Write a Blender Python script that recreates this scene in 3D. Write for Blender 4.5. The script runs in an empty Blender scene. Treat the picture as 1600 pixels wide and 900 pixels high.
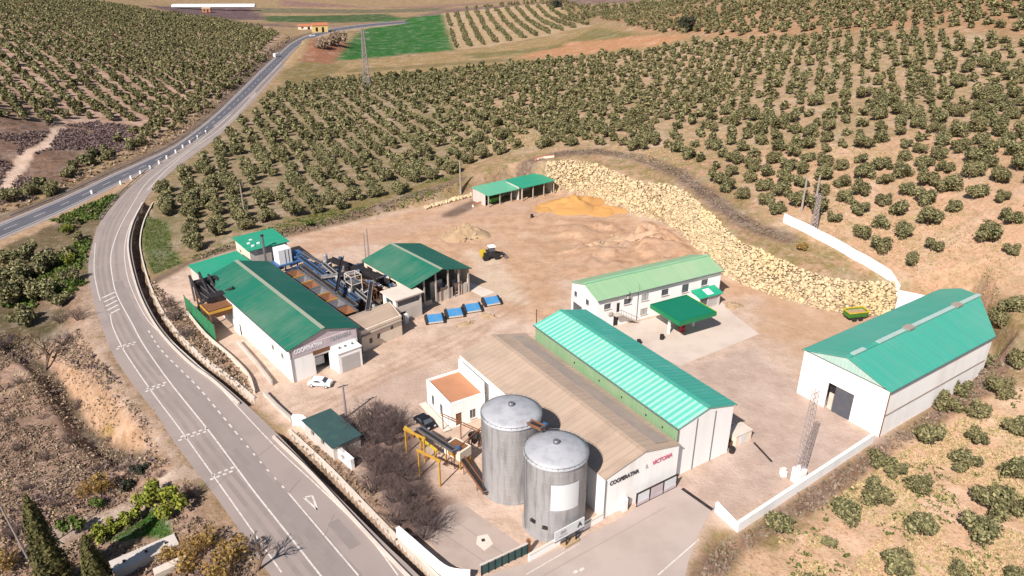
import bpy, bmesh, math, random
import numpy as np
from mathutils import Vector, Matrix
R = math.radians
random.seed(7)
rng = np.random.default_rng(7)
SC = bpy.context.scene
COL = SC.collection

# ------------------------------------------------------------------ camera, sky, sun, exposure
F, PITCH, HC = 1150.0, R(25), 69.0
cam = bpy.data.cameras.new('camera'); cam_o = bpy.data.objects.new('camera', cam); COL.objects.link(cam_o)
cam_o.location = (0, 0, HC); cam_o.rotation_euler = (R(90) - PITCH, 0, 0)
cam.sensor_width = 36; cam.lens = F / 1600 * 36; cam.clip_start = 0.5; cam.clip_end = 8000
SC.camera = cam_o
SUN_AZ, SUN_EL = R(30), R(43)            # the sun stands behind the camera, to its left
tosun = Vector((-math.sin(SUN_AZ) * math.cos(SUN_EL), -math.cos(SUN_AZ) * math.cos(SUN_EL), math.sin(SUN_EL)))
w = bpy.data.worlds.new('World'); SC.world = w; w.use_nodes = True
nt = w.node_tree; bg = nt.nodes['Background']
sky = nt.nodes.new('ShaderNodeTexSky'); sky.sky_type = 'NISHITA'; sky.sun_disc = False
sky.sun_elevation = SUN_EL; sky.sun_rotation = math.atan2(tosun.x, tosun.y)
nt.links.new(sky.outputs[0], bg.inputs[0]); bg.inputs[1].default_value = 0.06
sl = bpy.data.lights.new('sun', 'SUN'); sl.energy = 5.0; sl.angle = R(0.5); sl.color = (1.0, 0.92, 0.845)
so = bpy.data.objects.new('sun', sl); COL.objects.link(so); so.rotation_euler = tosun.to_track_quat('Z', 'Y').to_euler()
SC.view_settings.view_transform = 'Standard'; SC.view_settings.look = 'None'
SC.view_settings.exposure = 0.48; SC.view_settings.gamma = 1.0; SC.view_settings.use_curve_mapping = False
SC.cycles.max_bounces = 6; SC.cycles.diffuse_bounces = 3; SC.cycles.transparent_max_bounces = 6

# ------------------------------------------------------------------ pixel <-> world (photo is 1600 x 900)
cp, sp_ = math.cos(PITCH), math.sin(PITCH)
def ray(px, py):
    X = (px - 800) / F; Y = -(py - 450) / F
    return np.array([X, cp + Y * sp_, -sp_ + Y * cp])
def at(px, py, z=0.0):
    d = ray(px, py); t = (z - HC) / d[2]
    return np.array([0, 0, HC]) + t * d
def depth_of(x, y, z): return y * cp - (z - HC) * sp_
def project(x, y, z):
    zz = z - HC; v = y * sp_ + zz * cp; ww = y * cp - zz * sp_
    return 800 + F * x / ww, 450 - F * v / ww
def toW(o, ang, x, y): a = R(ang); return np.array([o[0] + x * math.cos(a) - y * math.sin(a), o[1] + x * math.sin(a) + y * math.cos(a)])
def pxy(l, z=0.0): return np.array([at(a, b, z)[:2] for a, b in l])

# ------------------------------------------------------------------ terrain
def smooth(e0, e1, x):
    t = np.clip((x - e0) / (e1 - e0), 0, 1); return t * t * (3 - 2 * t)
def resample(P, n=None, step=None):
    P = np.asarray(P, float); s = np.r_[0, np.cumsum(np.hypot(*np.diff(P[:, :2], axis=0).T))]
    if n is None: n = max(2, int(s[-1] / step) + 1)
    q = np.linspace(0, s[-1], n)
    return np.stack([np.interp(q, s, P[:, k]) for k in range(P.shape[1])], 1)
def catmull(P, sub=6):
    P = np.asarray(P, float); Q = np.vstack([2 * P[0] - P[1], P, 2 * P[-1] - P[-2]]); out = []
    for i in range(1, len(Q) - 2):
        a, b, c, d = Q[i - 1], Q[i], Q[i + 1], Q[i + 2]
        for t in np.linspace(0, 1, sub, endpoint=False):
            out.append(.5 * (2 * b + (c - a) * t + (2 * a - 5 * b + 4 * c - d) * t * t + (3 * b - a - 3 * c + d) * t ** 3))
    out.append(Q[-2]); return np.array(out)
def dist_line(X, Y, P):
    d = np.full(X.shape, 1e9)
    for (x0, y0), (x1, y1) in zip(P[:-1], P[1:]):
        dx, dy = x1 - x0, y1 - y0; L = dx * dx + dy * dy + 1e-12
        t = np.clip(((X - x0) * dx + (Y - y0) * dy) / L, 0, 1)
        d = np.minimum(d, np.hypot(X - x0 - t * dx, Y - y0 - t * dy))
    return d
def inside(X, Y, P):
    c = np.zeros(X.shape, bool); n = len(P); j = n - 1
    for i in range(n):
        xi, yi = P[i]; xj, yj = P[j]
        m = ((yi > Y) != (yj > Y))
        if yi != yj: c ^= m & (X < (xj - xi) * (Y - yi) / (yj - yi) + xi)
        j = i
    return c
def sdist(X, Y, P):
    P = np.asarray(P); d = dist_line(X, Y, np.vstack([P, P[:1]]))
    return np.where(inside(X, Y, P), -d, d)

ROAD_L = [(545, 1060), (445, 930), (400, 868), (375, 830), (332, 770), (295, 722), (262, 676), (250, 655), (207, 600), (180, 560), (162, 520), (146, 470), (138, 425), (142, 390), (155, 350), (178, 318), (205, 290), (245, 257), (290, 228), (330, 204), (372, 166), (410, 126), (440, 97)]
ROAD_R = [(800, 1060), (690, 940), (652, 897), (607, 855), (560, 808), (495, 742), (432, 677), (400, 646), (350, 602), (300, 562), (260, 522), (236, 486), (219, 448), (208, 405), (206, 375), (213, 345), (232, 306), (262, 274), (302, 243), (340, 214), (372, 182), (412, 140), (444, 103)]
HWY_U = [(-160, 412), (-60, 373), (0, 348), (100, 307), (175, 272), (225, 250), (275, 225), (330, 183), (370, 145), (405, 111), (432, 86), (455, 67), (480, 55), (520, 44), (575, 37), (640, 32)]
HWY_D = [(-160, 446), (-60, 403), (0, 376), (75, 343), (140, 312), (190, 287), (240, 262), (300, 227), (352, 187), (390, 153), (420, 122), (444, 97), (466, 74), (490, 61), (525, 50), (580, 42), (645, 36)]
N_R = 160
roadL, roadR = resample(catmull(pxy(ROAD_L)), N_R), resample(catmull(pxy(ROAD_R)), N_R)
hwyU, hwyD = resample(catmull(pxy(HWY_U)), N_R), resample(catmull(pxy(HWY_D)), N_R)
road_c, hwy_c = (roadL + roadR) / 2, (hwyU + hwyD) / 2
road_poly = np.vstack([roadL, roadR[::-1]])[::2]; hwy_poly = np.vstack([hwyU, hwyD[::-1]])[::2]
DITCH_A = catmull(pxy([(231, 318), (217, 346), (210, 376), (212, 404), (224, 448), (241, 486), (266, 523), (306, 563), (345, 592), (386, 628)]), 4)
DITCH_B = catmull(pxy([(440, 679), (500, 736), (566, 806), (612, 854), (660, 902), (700, 940), (760, 1000)]), 4)
GULLY = catmull(np.array([at(a, b, -4)[:2] for a, b in [(20, 540), (70, 575), (105, 620), (130, 660), (160, 690), (195, 712), (222, 722)]]), 4)
RB = catmull(pxy([(852, 299), (900, 303), (945, 318), (985, 334), (1045, 352), (1090, 390), (1130, 429), (1180, 452), (1240, 472), (1300, 487), (1350, 492), (1396, 494)]), 6)
PLAT = np.vstack([pxy([(238, 440), (250, 480), (300, 545), (350, 588), (400, 632), (445, 672), (560, 790), (660, 890), (700, 935), (760, 1010), (1040, 1010), (1075, 880), (1112, 824), (1152, 834), (1362, 692), (1380, 684), (1552, 562), (1500, 500),
            (1440, 496)]), RB[::-1], pxy([(800, 292), (745, 303), (690, 318), (605, 333), (550, 347), (450, 372), (365, 388), (330, 402), (285, 415)])])
XYZ = [  # pixel x, pixel y, ground height: surveyed points of the country round the platform
 (900, 890, 0), (1040, 890, 0), (1130, 870, -.8), (1250, 800, -1.6), (1400, 700, -.6), (1552, 558, 3.0), (1600, 700, 0), (1500, 850, -2.5), (1300, 900, -2), (1590, 600, 3), (1590, 480, 9),
 (865, 262, 8.5), (1000, 284, 8.8), (1075, 312, 9), (1120, 340, 9), (1195, 381, 8.6), (1260, 403, 7.6), (1340, 443, 6), (1400, 470, 4.5),
 (450, 365, 1), (560, 335, 1.5), (690, 292, 3), (780, 262, 6), (350, 330, .5), (300, 350, 0), (500, 250, 1), (600, 200, 2), (400, 200, 0), (600, 150, 4), (500, 140, 1.5), (700, 130, 8), (800, 200, 9),
 (900, 180, 12), (1000, 150, 14), (1100, 250, 14), (1200, 250, 15), (1300, 330, 13), (1450, 300, 17), (1590, 300, 21), (1400, 200, 23), (1590, 150, 29), (1300, 120, 27), (1100, 100, 21), (1550, 5, 47), (1300, 5, 41), (1100, 5, 36), (1100, 60, 27), (900, 75, 14), (900, 20, 14), (800, 40, 8), (700, 50, 3), (620, 50, 0), (560, 100, 1), (620, 110, 3), (520, 125, 0), (440, 150, 0),
 (700, 2, 0), (500, 20, -2), (400, 30, -2), (300, 8, 0), (450, 5, 0), (850, 2, 18), (100, 100, 15), (0, 10, 28), (150, 10, 22), (250, 25, 14), (300, 60, 9), (380, 80, 3), (430, 50, 1), (200, 120, 9), (0, 180, 10), (100, 190, 4), (250, 150, 3), (40, 250, 2), (0, 300, 0), (150, 260, 0),
 (20, 400, -1), (60, 440, -2), (120, 420, -1), (60, 560, -3), (40, 650, -4), (120, 600, -3.5), (20, 760, -3.5), (140, 760, -4), (60, 860, -3), (200, 880, -2.5), (300, 830, -1.5), (350, 880, -.8), (-150, 600, -4), (-150, 860, -4), (1750, 800, 0), (1750, 500, 12)]
CP = np.array([list(at(a, b, z)[:2]) + [z] for a, b, z in XYZ] + [[600, 900, 90], [300, 1500, 50], [-300, 1500, 6], [-900, 1500, 40], [0, 2600, 30], [1200, 2500, 80], [-1500, 2500, 60], [0, 30, -1], [60, 30, -3], [-80, 30, -4], [120, 60, -2], [-140, 60, -4]])
def uv(X, Y): return X / (Y + 50), np.log(Y + 50) * 0.8
cu, cv = uv(CP[:, 0], CP[:, 1])
def tk(r2): return np.where(r2 > 1e-12, r2 * np.log(r2 + 1e-12), 0)
n = len(CP); A = np.zeros((n + 3, n + 3))
A[:n, :n] = tk((cu[:, None] - cu) ** 2 + (cv[:, None] - cv) ** 2) + np.eye(n) * 2e-3
A[:n, n] = 1; A[:n, n + 1] = cu; A[:n, n + 2] = cv; A[n:, :n] = A[:n, n:].T
COEF = np.linalg.solve(A, np.r_[CP[:, 2], 0, 0, 0])
def vnoise(X, Y, s, seed=0):
    x = X * s + seed * 17.3; y = Y * s + seed * 9.7; xi = np.floor(x); yi = np.floor(y); fx = x - xi; fy = y - yi
    fx = fx * fx * (3 - 2 * fx); fy = fy * fy * (3 - 2 * fy)
    def hsh(a, b):
        v = np.sin(a * 127.1 + b * 311.7 + seed * 74.7) * 43758.5453; return v - np.floor(v)
    a = hsh(xi, yi); b = hsh(xi + 1, yi); c = hsh(xi, yi + 1); d = hsh(xi + 1, yi + 1)
    return (a + (b - a) * fx) * (1 - fy) + (c + (d - c) * fx) * fy
def fbm(X, Y, s, seed=0): return vnoise(X, Y, s, seed) * .5 + vnoise(X, Y, s * 2.1, seed + 1) * .3 + vnoise(X, Y, s * 4.3, seed + 2) * .2
MOUND = at(490, 82, 0)[:2]; DUG = at(985, 376, 0)[:2]
def H(X, Y, fine=True):
    X = np.asarray(X, float); Y = np.asarray(Y, float); sh = X.shape; X = X.ravel(); Y = Y.ravel(); out = np.empty(len(X))
    for k in range(0, len(X), 60000):
        x = X[k:k + 60000]; y = Y[k:k + 60000]; a, b = uv(x, y)
        z = tk((a[:, None] - cu) ** 2 + (b[:, None] - cv) ** 2) @ COEF[:n] + COEF[n] + COEF[n + 1] * a + COEF[n + 2] * b
        z += 9 * np.exp(-(((x - MOUND[0]) / 24) ** 2 + ((y - MOUND[1]) / 40) ** 2))
        z += (fbm(x, y, .12, 3) - .5) * .9
        dr = np.where(inside(x, y, road_poly), 0, dist_line(x, y, np.vstack([road_poly, road_poly[:1]])[::2]))
        dh = np.where(inside(x, y, hwy_poly), 0, dist_line(x, y, np.vstack([hwy_poly, hwy_poly[:1]])[::2]))
        dd = np.minimum(dr, dh); wt = smooth(1.5, 9, dd); z = z * wt
        s = sdist(x, y, PLAT); z = z * smooth(.2, 2.6, s)
        z -= 2.2 * (1 - smooth(.6, 3.4, dist_line(x, y, GULLY)))
        dg = np.exp(-(((x - DUG[0]) / 17) ** 2 + ((y - DUG[1]) / 13) ** 2)) * (1 - smooth(-4, -1, s)); z += dg * (smooth(.42, .58, fbm(x, y, .16, 31)) * 2.3 + (fbm(x, y, .55, 33) - .5) * 1.3)
        for D in (DITCH_A, DITCH_B): z -= 2.1 * (1 - smooth(1.0, 1.35, dist_line(x, y, D[::2])))
        out[k:k + 60000] = z
    return out.reshape(sh)
def gp(px, py):
    d = ray(px, py); t = np.geomspace(40, 3600, 900); P = np.array([0, 0, HC])[:, None] + d[:, None] * t
    below = P[2] < H(P[0], P[1]); i = int(np.argmax(below)) if below.any() else len(t) - 1
    a, b = t[max(i - 1, 0)], t[i]
    for _ in range(3):
        tt = np.linspace(a, b, 12); Q = np.array([0, 0, HC])[:, None] + d[:, None] * tt
        m = Q[2] < H(Q[0], Q[1]); j = int(np.argmax(m)) if m.any() else 11; a, b = tt[max(j - 1, 0)], tt[j]
    q = np.array([0, 0, HC]) + d * b; return q
def hz(x, y): return float(H(np.array([x]), np.array([y]))[0])
def gpoly(l): return np.array([gp(a, b)[:2] for a, b in l])

# ------------------------------------------------------------------ materials
MATS = {}
def newmat(name):
    m = bpy.data.materials.new(name); m.use_nodes = True; MATS[name] = m
    return m, m.node_tree, m.node_tree.nodes['Principled BSDF']
def N(t, kind, **kw):
    nd = t.nodes.new(kind)
    for k, v in kw.items(): setattr(nd, k, v)
    return nd
def mixc(t, a, b, fac, mode='MIX'):
    m = N(t, 'ShaderNodeMix', data_type='RGBA', blend_type=mode)
    for s, v in ((6, a), (7, b)):
        if isinstance(v, (tuple, list)): m.inputs[s].default_value = (*v[:3], 1)
        else: t.links.new(v, m.inputs[s])
    if isinstance(fac, (int, float)): m.inputs[0].default_value = fac
    else: t.links.new(fac, m.inputs[0])
    return m.outputs[2]
def noise(t, vec, scale, detail=4, rough=.6):
    nd = N(t, 'ShaderNodeTexNoise'); nd.inputs['Scale'].default_value = scale; nd.inputs['Detail'].default_value = detail; nd.inputs['Roughness'].default_value = rough
    t.links.new(vec, nd.inputs['Vector']); return nd.outputs[0]
def ramp(t, fac, lo, hi, a=0., b=1.):
    nd = N(t, 'ShaderNodeMapRange'); t.links.new(fac, nd.inputs[0])
    nd.inputs[1].default_value = lo; nd.inputs[2].default_value = hi; nd.inputs[3].default_value = a; nd.inputs[4].default_value = b
    return nd.outputs[0]
def bump(t, p, h, strength, dist=.05):
    nd = N(t, 'ShaderNodeBump'); nd.inputs['Strength'].default_value = strength; nd.inputs['Distance'].default_value = dist
    t.links.new(h, nd.inputs['Height']); t.links.new(nd.outputs[0], p.inputs['Normal'])
def surf(name, col, dirt=None, amt=.5, sc=.5, rough=.8, metal=0., streak=False, bmp=.15, spec=.3, rib=None, ribamt=.25, ribc=.8):
    """plain surface with wear: col and dirt colour mixed by noise; streak stretches it downwards; rib = (axis, metres) for sheeting"""
    m, t, p = newmat(name); tc = N(t, 'ShaderNodeTexCoord'); v = tc.outputs['Object']
    dirt = dirt or tuple(c * .72 for c in col)
    if streak:
        mp = N(t, 'ShaderNodeMapping'); mp.inputs['Scale'].default_value = (1, 1, .12); t.links.new(v, mp.inputs[0]); vs = mp.outputs[0]
    else: vs = v
    n1 = noise(t, vs, sc); n2 = noise(t, v, sc * 9, 3)
    c = mixc(t, col, dirt, ramp(t, n1, .45, .75, 0, amt))
    c = mixc(t, c, (.5, .5, .5), ramp(t, n2, .3, .7, 0, .16), 'OVERLAY')
    h = n2
    if rib and rib[0] == 1:   # rain-washed streaks down the sheets
        mp2 = N(t, 'ShaderNodeMapping'); mp2.inputs['Scale'].default_value = (.12, 1.3, .12); t.links.new(v, mp2.inputs[0])
        c = mixc(t, c, tuple(min(1, .55 * a_ + .45 * b_ + .02) for a_, b_ in zip(dirt, (.22, .17, .12))), ramp(t, noise(t, mp2.outputs[0], 1.0, 5, .7), .52, .80, 0, .55))
    if rib:
        ax, wv = rib; sx = N(t, 'ShaderNodeSeparateXYZ'); t.links.new(v, sx.inputs[0])
        mm = N(t, 'ShaderNodeMath', operation='MULTIPLY'); t.links.new(sx.outputs[ax], mm.inputs[0]); mm.inputs[1].default_value = 1 / wv
        fr = N(t, 'ShaderNodeMath', operation='PINGPONG'); t.links.new(mm.outputs[0], fr.inputs[0]); fr.inputs[1].default_value = .5
        rb = ramp(t, fr.outputs[0], .02, .10, 1, 0); h = rb
        c = mixc(t, c, tuple(x * ribc for x in col), N_mul(t, rb, ribamt))
        fl = N(t, 'ShaderNodeMath', operation='FLOOR'); t.links.new(mm.outputs[0], fl.inputs[0])
        wn = N(t, 'ShaderNodeTexWhiteNoise', noise_dimensions='1D'); t.links.new(fl.outputs[0], wn.inputs['W'])
        c = mixc(t, c, tuple(x * .8 for x in col), ramp(t, wn.outputs[0], .2, 1, 0, .3))
    t.links.new(c, p.inputs['Base Color']); p.inputs['Roughness'].default_value = rough; p.inputs['Metallic'].default_value = metal
    p.inputs['Specular IOR Level'].default_value = spec
    bump(t, p, h, bmp if not rib else .5, .04 if not rib else .06)
    return m
def mulv(t, a, b):
    m = N(t, 'ShaderNodeMath', operation='MULTIPLY'); t.links.new(a, m.inputs[0]); t.links.new(b, m.inputs[1]); return m.outputs[0]
def N_mul(t, a, f):
    m = N(t, 'ShaderNodeMath', operation='MULTIPLY'); t.links.new(a, m.inputs[0]); m.inputs[1].default_value = f; return m.outputs[0]

surf('white_wall', (.88, .87, .86), (.58, .50, .43), .40, .35, .85, streak=True)
surf('white_sheet', (.86, .855, .85), (.66, .64, .6), .3, .3, .5, streak=True)
surf('cream_wall', (.74, .64, .52), (.56, .42, .32), .5, .4, .9, streak=True)
surf('grey_wall', (.55, .50, .46), (.36, .30, .26), .6, .4, .9, streak=True)
surf('concrete', (.46, .40, .35), (.30, .25, .21), .6, .5, .9)
surf('pale_concrete', (.60, .53, .46), (.44, .37, .31), .6, .35, .9)
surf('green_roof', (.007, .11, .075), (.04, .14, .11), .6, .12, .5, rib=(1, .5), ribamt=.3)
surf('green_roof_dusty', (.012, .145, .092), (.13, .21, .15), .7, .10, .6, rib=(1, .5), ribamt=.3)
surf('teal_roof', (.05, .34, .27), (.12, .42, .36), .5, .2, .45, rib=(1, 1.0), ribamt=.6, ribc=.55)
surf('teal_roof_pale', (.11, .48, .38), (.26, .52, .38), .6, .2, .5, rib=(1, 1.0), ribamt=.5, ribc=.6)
surf('ridge_pale', (.36, .47, .44), (.28, .38, .35), .6, .4, .6)
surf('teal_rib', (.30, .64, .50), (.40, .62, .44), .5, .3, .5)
surf('teal_shed_roof', (.06, .345, .265), (.14, .36, .29), .6, .12, .45, rib=(1, .6), ribamt=.25)
surf('pale_teal_sheet', (.40, .56, .50), (.55, .62, .56), .5, .4, .6, rib=(0, .6), ribamt=.3)
surf('green_sheet', (.025, .30, .18), (.06, .30, .2), .5, .2, .5, rib=(1, .8), ribamt=.5, ribc=.55)
surf('green_sheet_pale', (.12, .40, .26), (.2, .42, .3), .5, .2, .5, rib=(0, .8), ribamt=.4)
surf('light_green_roof', (.27, .44, .26), (.38, .46, .32), .6, .2, .55, rib=(0, .55), ribamt=.55, ribc=.55)
surf('ridge_green', (.24, .50, .30), None, .4, .5, .5)
surf('green_side', (.22, .36, .20), (.36, .38, .26), .6, .3, .7, rib=(1, .5), ribamt=.3)
surf('canopy_green', (.006, .17, .095), (.015, .19, .11), .4, .3, .4)
surf('canopy_trim', (.01, .19, .075), (.05, .26, .09), .4, .3, .4)
surf('kiosk_green', (.02, .33, .19), None, .4, .5, .5)
surf('ridge_dusty', (.27, .31, .24), (.34, .31, .24), .7, .3, .8)
surf('fibre_roof', (.43, .325, .25), (.27, .205, .165), .8, .18, .9, rib=(1, 1.1), ribamt=.35, ribc=.7)
surf('grey_roof_strip', (.30, .25, .22), (.42, .33, .26), .7, .3, .9)
surf('terracotta', (.44, .21, .115), (.34, .17, .10), .6, .5, .9)
surf('galvanised', (.37, .36, .365), (.20, .19, .19), 1.0, 1.3, .6, .25, streak=True)
surf('silo_top', (.42, .43, .46), (.29, .29, .31), .8, .9, .6, .15)
surf('silo_panel', (.62, .64, .66), (.55, .55, .56), .4, .5, .5)
surf('glass', (.07, .08, .10), (.14, .14, .15), .4, .8, .12, spec=.6)
surf('shutter', (.46, .44, .43), (.38, .36, .35), .4, .5, .5, rib=(2, .25), ribamt=.4)
surf('door_slate', (.085, .09, .11), (.13, .125, .13), .6, .8, .6)
surf('dark_metal', (.035, .033, .036), (.10, .075, .06), .6, 1.2, .6, .4)
surf('steel', (.23, .23, .25), (.16, .13, .11), .6, 1.0, .5, .6)
surf('blue_steel', (.05, .14, .32), (.12, .15, .2), .5, 1.0, .5, .2)
surf('rust', (.20, .09, .045), (.12, .06, .035), .7, 1.2, .8)
surf('ochre_steel', (.52, .29, .04), (.30, .16, .05), .8, 1.0, .55)
surf('yellow_paint', (.58, .42, .03), (.34, .24, .05), .8, 1.0, .45)
surf('ochre_render', (.62, .46, .20), (.5, .36, .18), .5, 1.0, .9)
surf('lime_paint', (.45, .50, .03), (.3, .35, .04), .5, 1.0, .45)
surf('machine_green', (.04, .22, .03), (.10, .14, .05), .8, 1.0, .5)
surf('fence_green', (.02, .20, .09), (.06, .2, .1), .5, .8, .6, rib=(0, .3), ribamt=.4)
surf('bin_blue', (.05, .22, .46), (.20, .27, .33), .8, 1.0, .5)
surf('car_white', (.80, .80, .80), (.7, .68, .64), .3, 1.5, .25, spec=.5)
surf('car_black', (.012, .012, .016), (.05, .045, .04), .3, 1.5, .2, spec=.5)
surf('rubber', (.02, .02, .02), (.05, .045, .04), .5, 2, .9)
surf('red_paint', (.42, .03, .03), None, .4, 1, .5)
surf('hut_teal', (.035, .075, .078), (.05, .11, .09), .8, .6, .8)
surf('wood_pole', (.34, .29, .25), (.24, .19, .16), .5, .8, .9)
surf('pylon_grey', (.36, .31, .30), (.30, .2, .17), .5, .6, .6, .3)
surf('lilac_band', (.52, .44, .46), (.38, .31, .33), .6, .5, .9)
surf('letter_black', (.06, .055, .06)); surf('letter_red', (.55, .16, .22)); surf('letter_white', (.82, .83, .86)); surf('letter_grey', (.35, .34, .36))
surf('tile_red', (.42, .15, .08), (.3, .12, .07), .5, .8, .9, rib=(0, .3))
surf('bark', (.13, .09, .065), (.07, .05, .04), .6, 3, .95)
surf('twig', (.125, .09, .084), (.08, .056, .054), .7, 1.0, .95)
surf('twig_ochre', (.26, .15, .045), (.17, .10, .04), .7, 1.0, .95)
surf('road_asphalt', (.305, .255, .235), (.245, .205, .19), .8, .12, .92, bmp=.1)
surf('lane_grey', (.25, .215, .203), (.295, .25, .23), .8, .12, .92, bmp=.1)
surf('hwy_asphalt', (.095, .095, .115), (.155, .15, .165), .6, .1, .9)
surf('hwy_shoulder', (.30, .26, .25), (.24, .2, .195), .7, .2, .9)
surf('yard_paving', (.42, .345, .31), (.32, .26, .23), .8, .12, .92, bmp=.1)
surf('loading_slab', (.385, .31, .27), (.25, .19, .165), .8, .16, .92, bmp=.1)
surf('pad_concrete', (.55, .465, .405), (.43, .345, .29), .8, .14, .9, bmp=.1)
surf('paint', (.62, .58, .54), (.36, .31, .28), .85, 1.8, .8)
surf('tyre_wear', (.245, .207, .192), (.295, .248, .228), 1.0, .25, .9)
surf('road_patch', (.235, .2, .187), (.285, .24, .222), .9, .35, .92)
surf('tar', (.255, .21, .195), None, .3, 1, .9)
surf('sand', (.48, .255, .085), (.39, .23, .11), .6, .4, .95, bmp=.5)
surf('red_earth', (.48, .325, .215), (.31, .205, .135), .8, .5, .95, bmp=.5)
surf('spoil', (.40, .28, .17), (.24, .17, .11), .8, .5, .95, bmp=.5)
surf('track', (.52, .40, .32), (.42, .31, .24), .7, .5, .95)
def stone_mat():
    m, t, p = newmat('limestone'); g = N(t, 'ShaderNodeNewGeometry'); tc = N(t, 'ShaderNodeTexCoord')
    c = mixc(t, (.66, .525, .33), (.42, .33, .21), g.outputs['Random Per Island'])
    n1 = noise(t, tc.outputs['Object'], .09, 2); c = mixc(t, c, (.66, .50, .22), ramp(t, n1, .5, .75, 0, .4))
    n2 = noise(t, tc.outputs['Object'], 2.5, 4); c = mixc(t, c, (.34, .26, .17), ramp(t, n2, .52, .78, 0, .6))
    t.links.new(c, p.inputs['Base Color']); p.inputs['Roughness'].default_value = .95; bump(t, p, n2, .5, .1)
stone_mat()
def leaf_mat(name, a, b, c3, pos=.12):
    m, t, p = newmat(name); g = N(t, 'ShaderNodeNewGeometry'); oi = N(t, 'ShaderNodeObjectInfo')
    c = mixc(t, a, b, ramp(t, g.outputs['Random Per Island'], .25, .95))
    n1 = noise(t, g.outputs['Position'], pos, 2); c = mixc(t, c, c3, ramp(t, n1, .45, .62, 0, .6))
    c = mixc(t, c, (.5, .42, .32), ramp(t, oi.outputs['Random'], 0, 1, 0, .32), 'MULTIPLY')
    t.links.new(c, p.inputs['Base Color']); p.inputs['Roughness'].default_value = .75; p.inputs['Specular IOR Level'].default_value = .25
leaf_mat('olive_leaf', (.072, .076, .033), (.33, .305, .15), (.22, .195, .095))
leaf_mat('conifer_leaf', (.10, .13, .02), (.30, .31, .04), (.20, .22, .03), .5)
leaf_mat('cypress_leaf', (.05, .055, .018), (.15, .135, .045), (.09, .085, .03), .5)
leaf_mat('ochre_leaf', (.23, .14, .04), (.38, .25, .08), (.26, .19, .06), .4)
leaf_mat('bush_leaf', (.06, .10, .02), (.14, .19, .04), (.10, .13, .03), .5)
leaf_mat('dark_leaf', (.03, .035, .025), (.07, .07, .045), (.05, .05, .03), .2)
leaf_mat('scrub_leaf', (.18, .13, .095), (.42, .32, .225), (.28, .20, .145), .08)
leaf_mat('plum_leaf', (.12, .085, .085), (.24, .17, .16), (.17, .12, .115), .08)
leaf_mat('straw_leaf', (.42, .33, .17), (.56, .43, .25), (.36, .32, .15), .12)
leaf_mat('verge_leaf', (.17, .125, .10), (.30, .225, .17), (.22, .18, .11), .1)

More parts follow.
